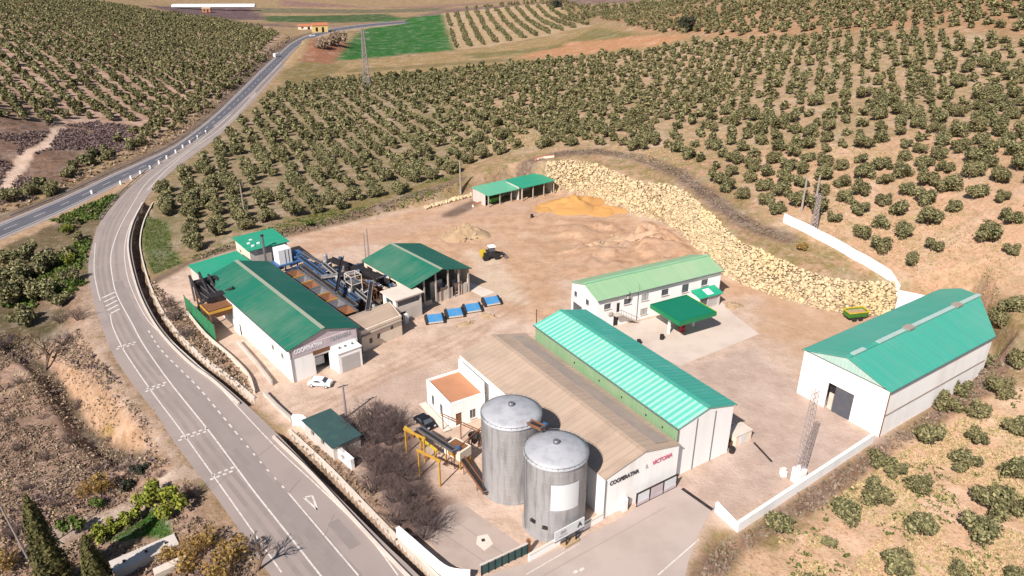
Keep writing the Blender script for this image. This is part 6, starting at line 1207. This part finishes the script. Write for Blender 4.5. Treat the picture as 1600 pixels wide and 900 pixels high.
NOTUFT = [gpoly([(100, 196), (78, 232), (48, 246), (36, 266), (14, 298), (-4, 296), (22, 258), (36, 236), (66, 220), (88, 196)])] + [gpoly(q) for q in ([(80, 560), (140, 585), (200, 640), (240, 700), (215, 712), (150, 690), (110, 640)], [(60, 835), (285, 722), (312, 745), (250, 775), (130, 838), (90, 866)], [(160, 850), (205, 815), (240, 790), (268, 812), (275, 845), (230, 850)], [(160, 895), (250, 840), (270, 860), (190, 905)])]
tufts('dead_brush', 'dead purple-brown weeds and brush on the waste ground left of the road', 'brush', LEFTLOW, 6000, .36, 'scrub_leaf', 1, 7, .8, spread=.6, clump=(.09, .42))
tufts('plum_brush', 'dark plum-brown dead scrub in patches left of the road', 'brush', LEFTLOW, 1000, .5, 'plum_leaf', 71, 8, .9, clump=(.055, .56))
tufts('dry_weeds', 'pale dry weeds scattered over the waste ground left of the road', 'weeds', LEFTLOW, 1500, .36, 'straw_leaf', 2, 4, .5, clump=(.12, .55))
tufts('brush', 'reddish-brown brush along the stream bed left of the highway', 'brush', [(-60, 230), (60, 195), (150, 190), (235, 200), (200, 230), (110, 285), (-60, 340)], 3200, .7, 'plum_leaf', 3, 7, 1.0, clump=(.04, .40))
tufts('grass', 'scattered green weeds on the dry slope outside the yard wall', 'weeds', [(1100, 935), (1165, 865), (1290, 790), (1395, 715), (1480, 668), (1570, 610), (1750, 570), (1750, 935)], 1500, .4, 'bush_leaf', 44, 5, .35, clump=(.15, .55))
tufts('dry_grass', 'tufts of dry yellow grass on the slope outside the yard wall', 'grass', [(1100, 935), (1165, 865), (1290, 790), (1395, 715), (1480, 668), (1570, 610), (1750, 570), (1750, 935)], 9000, .34, 'straw_leaf', 4, 5, .45, clump=(.12, .42))
tufts('verge_weeds', 'dark dead weeds along the outside of the yard wall and shed', 'weeds', [(1085, 905), (1130, 842), (1152, 842), (1362, 702), (1380, 690), (1552, 566), (1590, 560), (1560, 600), (1470, 655), (1395, 705), (1290, 785), (1160, 865), (1105, 935)], 2600, .5, 'verge_leaf', 5, 6, .6)
tufts('verge_weeds', 'dark belt of weeds along the top of the stone wall', 'weeds', None, 2600, .45, 'verge_leaf', 6, 6, .6, world=np.vstack([catmull(RW_TOPc)[::3] + np.array([-1.2, -1.2]), (catmull(RW_TOPc)[::3] + np.array([1.3, 1.3]))[::-1]]), avoid_plat=True)
tufts('verge_weeds', 'line of grey weeds on the bank between the dirt track and the grove', 'weeds', [(245, 436), (330, 392), (450, 358), (560, 328), (700, 288), (720, 282), (724, 292), (690, 306), (560, 340), (450, 368), (330, 400), (250, 448)], 1400, .5, 'verge_leaf', 7, 6, .6, avoid_plat=True)
tufts('grass', 'green and grey grass between the olives near the dirt track', 'grass', [(290, 405), (450, 345), (620, 300), (720, 262), (740, 275), (690, 300), (450, 364), (330, 400)], 2200, .45, 'bush_leaf', 8, 5, .3, clump=(.06, .5), avoid_plat=True)
tufts('weeds', 'weeds and dead stalks on the strip between the ditch and the works wall', 'weeds', [(236, 440), (300, 500), (360, 562), (398, 614), (388, 628), (340, 588), (290, 545), (250, 500)], 900, .6, 'scrub_leaf', 9, 6, .7)
tufts('weeds', 'reddish weeds on the bank in front of the thick white wall', 'weeds', [(448, 672), (470, 680), (560, 745), (640, 832), (660, 890), (560, 796)], 700, .4, 'scrub_leaf', 10, 5, .4)
NOTUFT = []
tufts('bank_weeds', 'thin dead weeds on the eroded tan bank below the road', 'weeds', [(80, 560), (140, 585), (200, 640), (240, 700), (215, 712), (150, 690), (110, 640)], 500, .35, 'scrub_leaf', 61, 5, .5, clump=(.2, .45))
tufts('verge_brush', 'dark brown brush along the upper edge of the highway', 'brush', [(0, 335), (100, 296), (175, 262), (225, 240), (275, 216), (330, 174), (370, 136), (405, 103), (432, 80), (455, 62), (450, 56), (420, 78), (395, 98), (350, 138), (310, 176), (225, 226), (100, 280), (0, 318)], 1500, .9, 'scrub_leaf', 60, 6, .8)
tufts('brush', 'low brush and grass between the highway and the road bend', 'brush', [(0, 392), (70, 350), (180, 302), (200, 296), (165, 330), (142, 390), (138, 440), (100, 480), (0, 480)], 1600, .8, 'bush_leaf', 11, 6, .7, clump=(.06, .5))
tufts('field_weeds', 'sparse weeds over the soil between the hillside olives', 'weeds', [(760, 245), (900, 225), (1100, 270), (1250, 340), (1450, 440), (1600, 500), (1700, 500), (1700, 250), (1100, 200), (800, 200)], 9000, .36, 'straw_leaf', 12, 4, .35, clump=(.05, .45), avoid_plat=True)
RE_ = resample(off(roadL, roadR, 1.4), 90); tufts('verge_grass', 'dead grass and grit along the ragged left edge of the road', 'grass', None, 2600, .26, 'straw_leaf', 72, 5, .3, world=np.vstack([RE_, resample(off(roadL, roadR, -.45), 90)[::-1]]), onroad=-1, clump=(.25, .42))
tufts('verge_grit', 'thin dirt-brown weeds along the right edge of the road by the parapet', 'weeds', None, 1400, .2, 'scrub_leaf', 73, 4, .3, world=np.vstack([resample(off(roadR, roadL, .7), 90), resample(off(roadR, roadL, -.35), 90)[::-1]]), onroad=-1, clump=(.25, .45))
wall_w = np.vstack([RB[::2] + np.array([-.3, -.6]), (RB[::2] + np.array([.6, 2.0]))[::-1]]); tufts('wall_weeds', 'small weeds growing between the boulders of the stone wall', 'weeds', None, 260, .4, 'verge_leaf', 74, 5, .5, world=wall_w)
tufts('grass', 'rough green grass beside the ditch inside the road bend', 'grass', [(222, 345), (262, 350), (272, 395), (285, 412), (240, 428), (222, 385)], 900, .3, 'bush_leaf', 75, 5, .25)
o = tufts('lawn', 'bright green lawn in the garden at the lower left', 'lawn', [(205, 820), (240, 795), (262, 812), (268, 838), (225, 838), (180, 850), (165, 845)], 600, .25, 'bush_leaf', 13, 4, .15)

# bare shrubs and trees: branching twigs
def twig_mesh(seed, hgt, n0=5, spread=.9, depth=4, mat='twig', r0=.09):
    rg = np.random.default_rng(seed); b = MB()
    def grow(p, d, L, r, lv):
        e_ = p + d * L; b.tube(p, e_, r, mat, 4 if lv < 2 else 3, r * .6)
        if lv >= depth: return
        for k in range(int(rg.integers(2, 5))):
            q = p + d * L * rg.uniform(.45, 1.0); nd = Vector((d.x + rg.normal(0, .5) * spread, d.y + rg.normal(0, .5) * spread, d.z + rg.normal(.05, .3))).normalized(); grow(q, nd, L * rg.uniform(.55, .82), r * .55, lv + 1)
    for k in range(n0):
        a = 2 * math.pi * (k + rg.random()) / n0; d = Vector((math.cos(a) * spread * .5, math.sin(a) * spread * .5, 1)).normalized(); grow(Vector((math.cos(a) * .2, math.sin(a) * .2, -.1)), d, hgt * .34, r0, 0)
    o = b.build('branches'); m_ = o.data; bpy.data.objects.remove(o); return m_
TW1 = [twig_mesh(k, 4.8, 11, 1.0, 4, 'twig', .07) for k in range(3)]; TWO = [twig_mesh(9 + k, 4.2, 8, 1.0, 4, 'twig_ochre', .06) for k in range(2)]; TWT = twig_mesh(30, 6.5, 1, 1.0, 5, 'bark', .2)
def shrub(name, label, cat, px, mesh, s, group=None, part='branches'):
    q = gp(*px); e = thing(name, label, cat, (q[0], q[1], q[2] - .1), vr.uniform(0, 6.28), group); o = bpy.data.objects.new(part, mesh); COL.objects.link(o); o.parent = e; e.scale = (s,) * 3; return e
thick = []; tp_ = gpoly([(530, 690), (560, 655), (600, 640), (632, 668), (636, 715), (655, 755), (690, 800), (688, 818), (662, 848), (636, 842), (586, 792), (550, 742)]); tr_ = np.random.default_rng(12)
while len(thick) < 30:
    x, y = tr_.uniform(tp_.min(0), tp_.max(0))
    if inside(np.array([x]), np.array([y]), tp_)[0] and all(math.hypot(x - a, y - b) > 1.6 for a, b in thick): thick.append((x, y))
for k, (x, y) in enumerate(thick):
    e = thing('bare_shrub', 'leafless purple-brown shrub in the thicket between the road and the loading yard', 'shrub', (x, y, hz(x, y) - .1), tr_.uniform(0, 6.28), 'bare shrubs of the thicket by the loading yard'); e.scale = (tr_.uniform(.7, 1.15),) * 3; o = bpy.data.objects.new('branches', TW1[k % 3]); COL.objects.link(o); o.parent = e
for px, s, lb in (((275, 500), 1.0, 'bare purple shrub between the road bend and the green fence, upper one'), ((292, 528), .8, 'bare purple shrub between the road bend and the green fence, lower one'), ((262, 480), .8, 'bare purple shrub closest to the grey parapet of the road bend'), ((100, 540), .9, 'grey bare bush on the left verge of the road beside the leaning bare tree'), ((122, 500), .9, 'grey bare bush under the olives left of the hatched markings'), ((95, 505), .8, 'grey bare bush nearest the big olives left of the road'), ((12, 545), 1.0, 'bare bush at the left edge of the photo')): shrub('bare_shrub', lb, 'shrub', px, TW1[1], s)
for k, px in enumerate([(28, 705), (66, 655), (112, 695), (44, 765), (150, 735), (22, 838), (88, 792), (8, 660), (120, 640), (70, 720), (170, 690), (205, 742), (30, 600), (250, 745), (300, 775), (62, 850)]): shrub('bare_shrub', 'low bare bush among the dead weeds of the waste ground left of the road', 'shrub', px, TW1[k % 3], (.5, .38, .62)[k % 3], 'bare bushes over the waste ground left of the road')
shrub('bare_tree', 'bare leaning tree on the waste ground left of the road', 'tree', (66, 580), TWT, 1.7); shrub('bare_tree', 'tall bare tree at the road edge throwing its shadow over the lane', 'tree', (398, 893), TWT, 1.15); shrub('bare_tree', 'bare tree at the left edge of the waste ground', 'tree', (10, 610), TWT, .8)
for px, s, lb in (((160, 770), 1.0, 'round ochre bush beside the stream bend'), ((135, 775), .7, 'smaller ochre bush left of the round one'), ((320, 860), 1.15, 'tall ochre leafless tree at the road edge, bottom of photo'), ((365, 880), 1.1, 'ochre bare tree casting a shadow on the road'), ((290, 890), 1.0, 'ochre shrub below the green lawn'), ((340, 905), 1.0, 'ochre shrub on the lower edge of the photo by the road'), ((10, 890), .9, 'ochre shrub in the lower left corner'), ((265, 875), .7, 'little ochre shrub beside the pale slab')):
    e = shrub('ochre_shrub', lb, 'shrub', px, TWO[len(lb) % 2], s)
    Q, ex = crown_data(vr, 260, .3, 1.9, 1.9, .8, 3.6, 6, False); o = bpy.data.objects.new('leaves', mesh_from('leaves', Q, None, ('ochre_leaf',))); COL.objects.link(o); o.parent = e
# evergreens
def leafy(name, label, cat, px, dims, mat, n_=900, size=.35, lobes=8, trunk=True, part='crown', dz=0):
    rx, ry, h = dims; q = gp(*px); e = thing(name, label, cat, (q[0], q[1], q[2] - .1 + dz)); Q, ex = crown_data(vr, n_, size, rx, ry, .5, h, lobes); o = bpy.data.objects.new(part, mesh_from(part, Q, ex, (mat,))); COL.objects.link(o); o.parent = e
    if trunk: MB().tube((0, 0, -.3), (0, 0, h * .6), .2, 'bark', 7, .1).build('trunk', e)
    return e
def cypress(label, px, h, r):
    q = gp(*px); e = thing('cypress_tree', label, 'tree', (q[0], q[1], q[2] - .2)); n_ = 3600; z = vr.beta(1.1, 1.35, n_); a = vr.uniform(0, 6.28, n_); prof = np.minimum(1, (z * 5 + .3)) * (1 - z) ** .62; rad = r * prof * (1 + .18 * np.sin(a * 5 + z * 9) + vr.normal(0, .1, n_)) * vr.uniform(.8, 1.05, n_)
    C = np.stack([rad * np.cos(a), rad * np.sin(a), .4 + z * (h - .4)], 1); nr = np.stack([np.cos(a), np.sin(a), np.full(n_, .35)], 1) + vr.normal(0, .4, (n_, 3)); nr /= np.linalg.norm(nr, axis=1, keepdims=True); Q = quads(C, nr, vr.uniform(.2, .42, n_), vr, 1.9)
    me = mesh_from('crown', Q, None, ('cypress_leaf',)); o = bpy.data.objects.new('crown', me); COL.objects.link(o); o.parent = e; b = MB().lathe([(r * .62, .5), (r * .68, h * .3), (r * .5, h * .55), (r * .25, h * .8), (.02, h * .96)], 'dark_leaf', 10).tube((0, 0, -.3), (0, 0, 1), .25, 'bark'); b.build('trunk', e)
cypress('tall pointed cypress at the lower left, the larger of two', (93, 925), 15.2, 2.1); cypress('shorter pointed cypress right of the tall one', (160, 930), 9.6, 1.7)
leafy('conifer_tree', 'yellow-green bushy conifer nearest the road at the lower left', 'tree', (270, 808), (2.1, 2.0, 5.4), 'conifer_leaf', 900, .34); leafy('conifer_tree', 'yellow-green bushy conifer left of the one nearest the road', 'tree', (230, 795), (1.9, 1.9, 4.6), 'conifer_leaf', 800, .34)
q0, q1 = gp(152, 845), gp(215, 812); e = thing('hedge', 'clipped yellow-green hedge along the lower left path', 'hedge', tuple(q0)); d = q1 - q0; Qs = []; Es = []; Ef = []
for k in range(7):
    Q, ex = crown_data(vr, 170, .32, 1.2, 1.1, .2, 2.0, 4); o_ = d * k / 6; Qs.append(Q + o_); Es.append(ex[0] + o_); Ef.append(ex[1] + sum(len(v_) for v_ in Es[:-1]))
o = bpy.data.objects.new('foliage', mesh_from('foliage', np.vstack(Qs), (np.vstack(Es), np.vstack(Ef), 0), ('conifer_leaf',))); COL.objects.link(o); o.parent = e
leafy('bush', 'dark green bush behind the two cypresses', 'bush', (112, 838), (1.7, 1.6, 2.6), 'bush_leaf', 500, .32, 6, False, 'foliage'); leafy('bush', 'dark green bush on the track beside the ochre bush', 'bush', (200, 765), (1.3, 1.2, 1.5), 'dark_leaf', 300, .3, 5, False, 'foliage'); leafy('bush', 'dark green bush at the far end of the garden track', 'bush', (222, 738), (1.5, 1.2, 1.5), 'dark_leaf', 300, .3, 5, False, 'foliage'); leafy('bush', 'small dark green bush beside the leaning pole', 'bush', (150, 795), (1.0, 1.0, 1.3), 'bush_leaf', 250, .3, 5, False, 'foliage')
leafy('bush', 'bright green little bush beside the grove edge above the dirt track', 'bush', (483, 352), (1.0, 1.0, 1.6), 'bush_leaf', 300, .3, 5, False, 'foliage'); leafy('bush', 'yellow-green bush between the road bend and the highway', 'bush', (112, 412), (1.8, 1.6, 2.2), 'conifer_leaf', 400, .34, 6, False, 'foliage'); leafy('bush', 'olive-green bush on the roadside of the bend, upper', 'bush', (105, 365), (2.2, 2.0, 2.4), 'conifer_leaf', 400, .36, 6, False, 'foliage'); leafy('bush', 'green bush at the outer edge of the bend, lower', 'bush', (118, 445), (1.5, 1.5, 1.7), 'bush_leaf', 300, .32, 5, False, 'foliage')
leafy('ochre_shrub', 'round brown bush on the weeds above the stone wall by the white wall', 'shrub', (1254, 392), (1.5, 1.3, 1.7), 'ochre_leaf', 350, .3, 5, False, 'foliage')
leafy('broadleaf_tree', 'large dark round tree at the edge of the dry field, upper right', 'tree', (1070, 50), (5.5, 5, 8.5), 'dark_leaf', 700, .9); leafy('broadleaf_tree', 'dark tree at the top edge of the photo right of the hedgerow field', 'tree', (868, 11), (6, 5.5, 9), 'dark_leaf', 600, 1.1)
for k, (px, lb) in enumerate((((520, 70), 'reddish bare tree clump at the corner of the green field, nearest the field'), ((505, 76), 'reddish bare tree clump beside the earth mound, middle one'), ((532, 66), 'reddish bare tree clump farthest along the green field edge'))): leafy('bare_clump', lb, 'tree', px, (6, 6, 7), 'scrub_leaf', 500, .9, 7, True, 'crown')
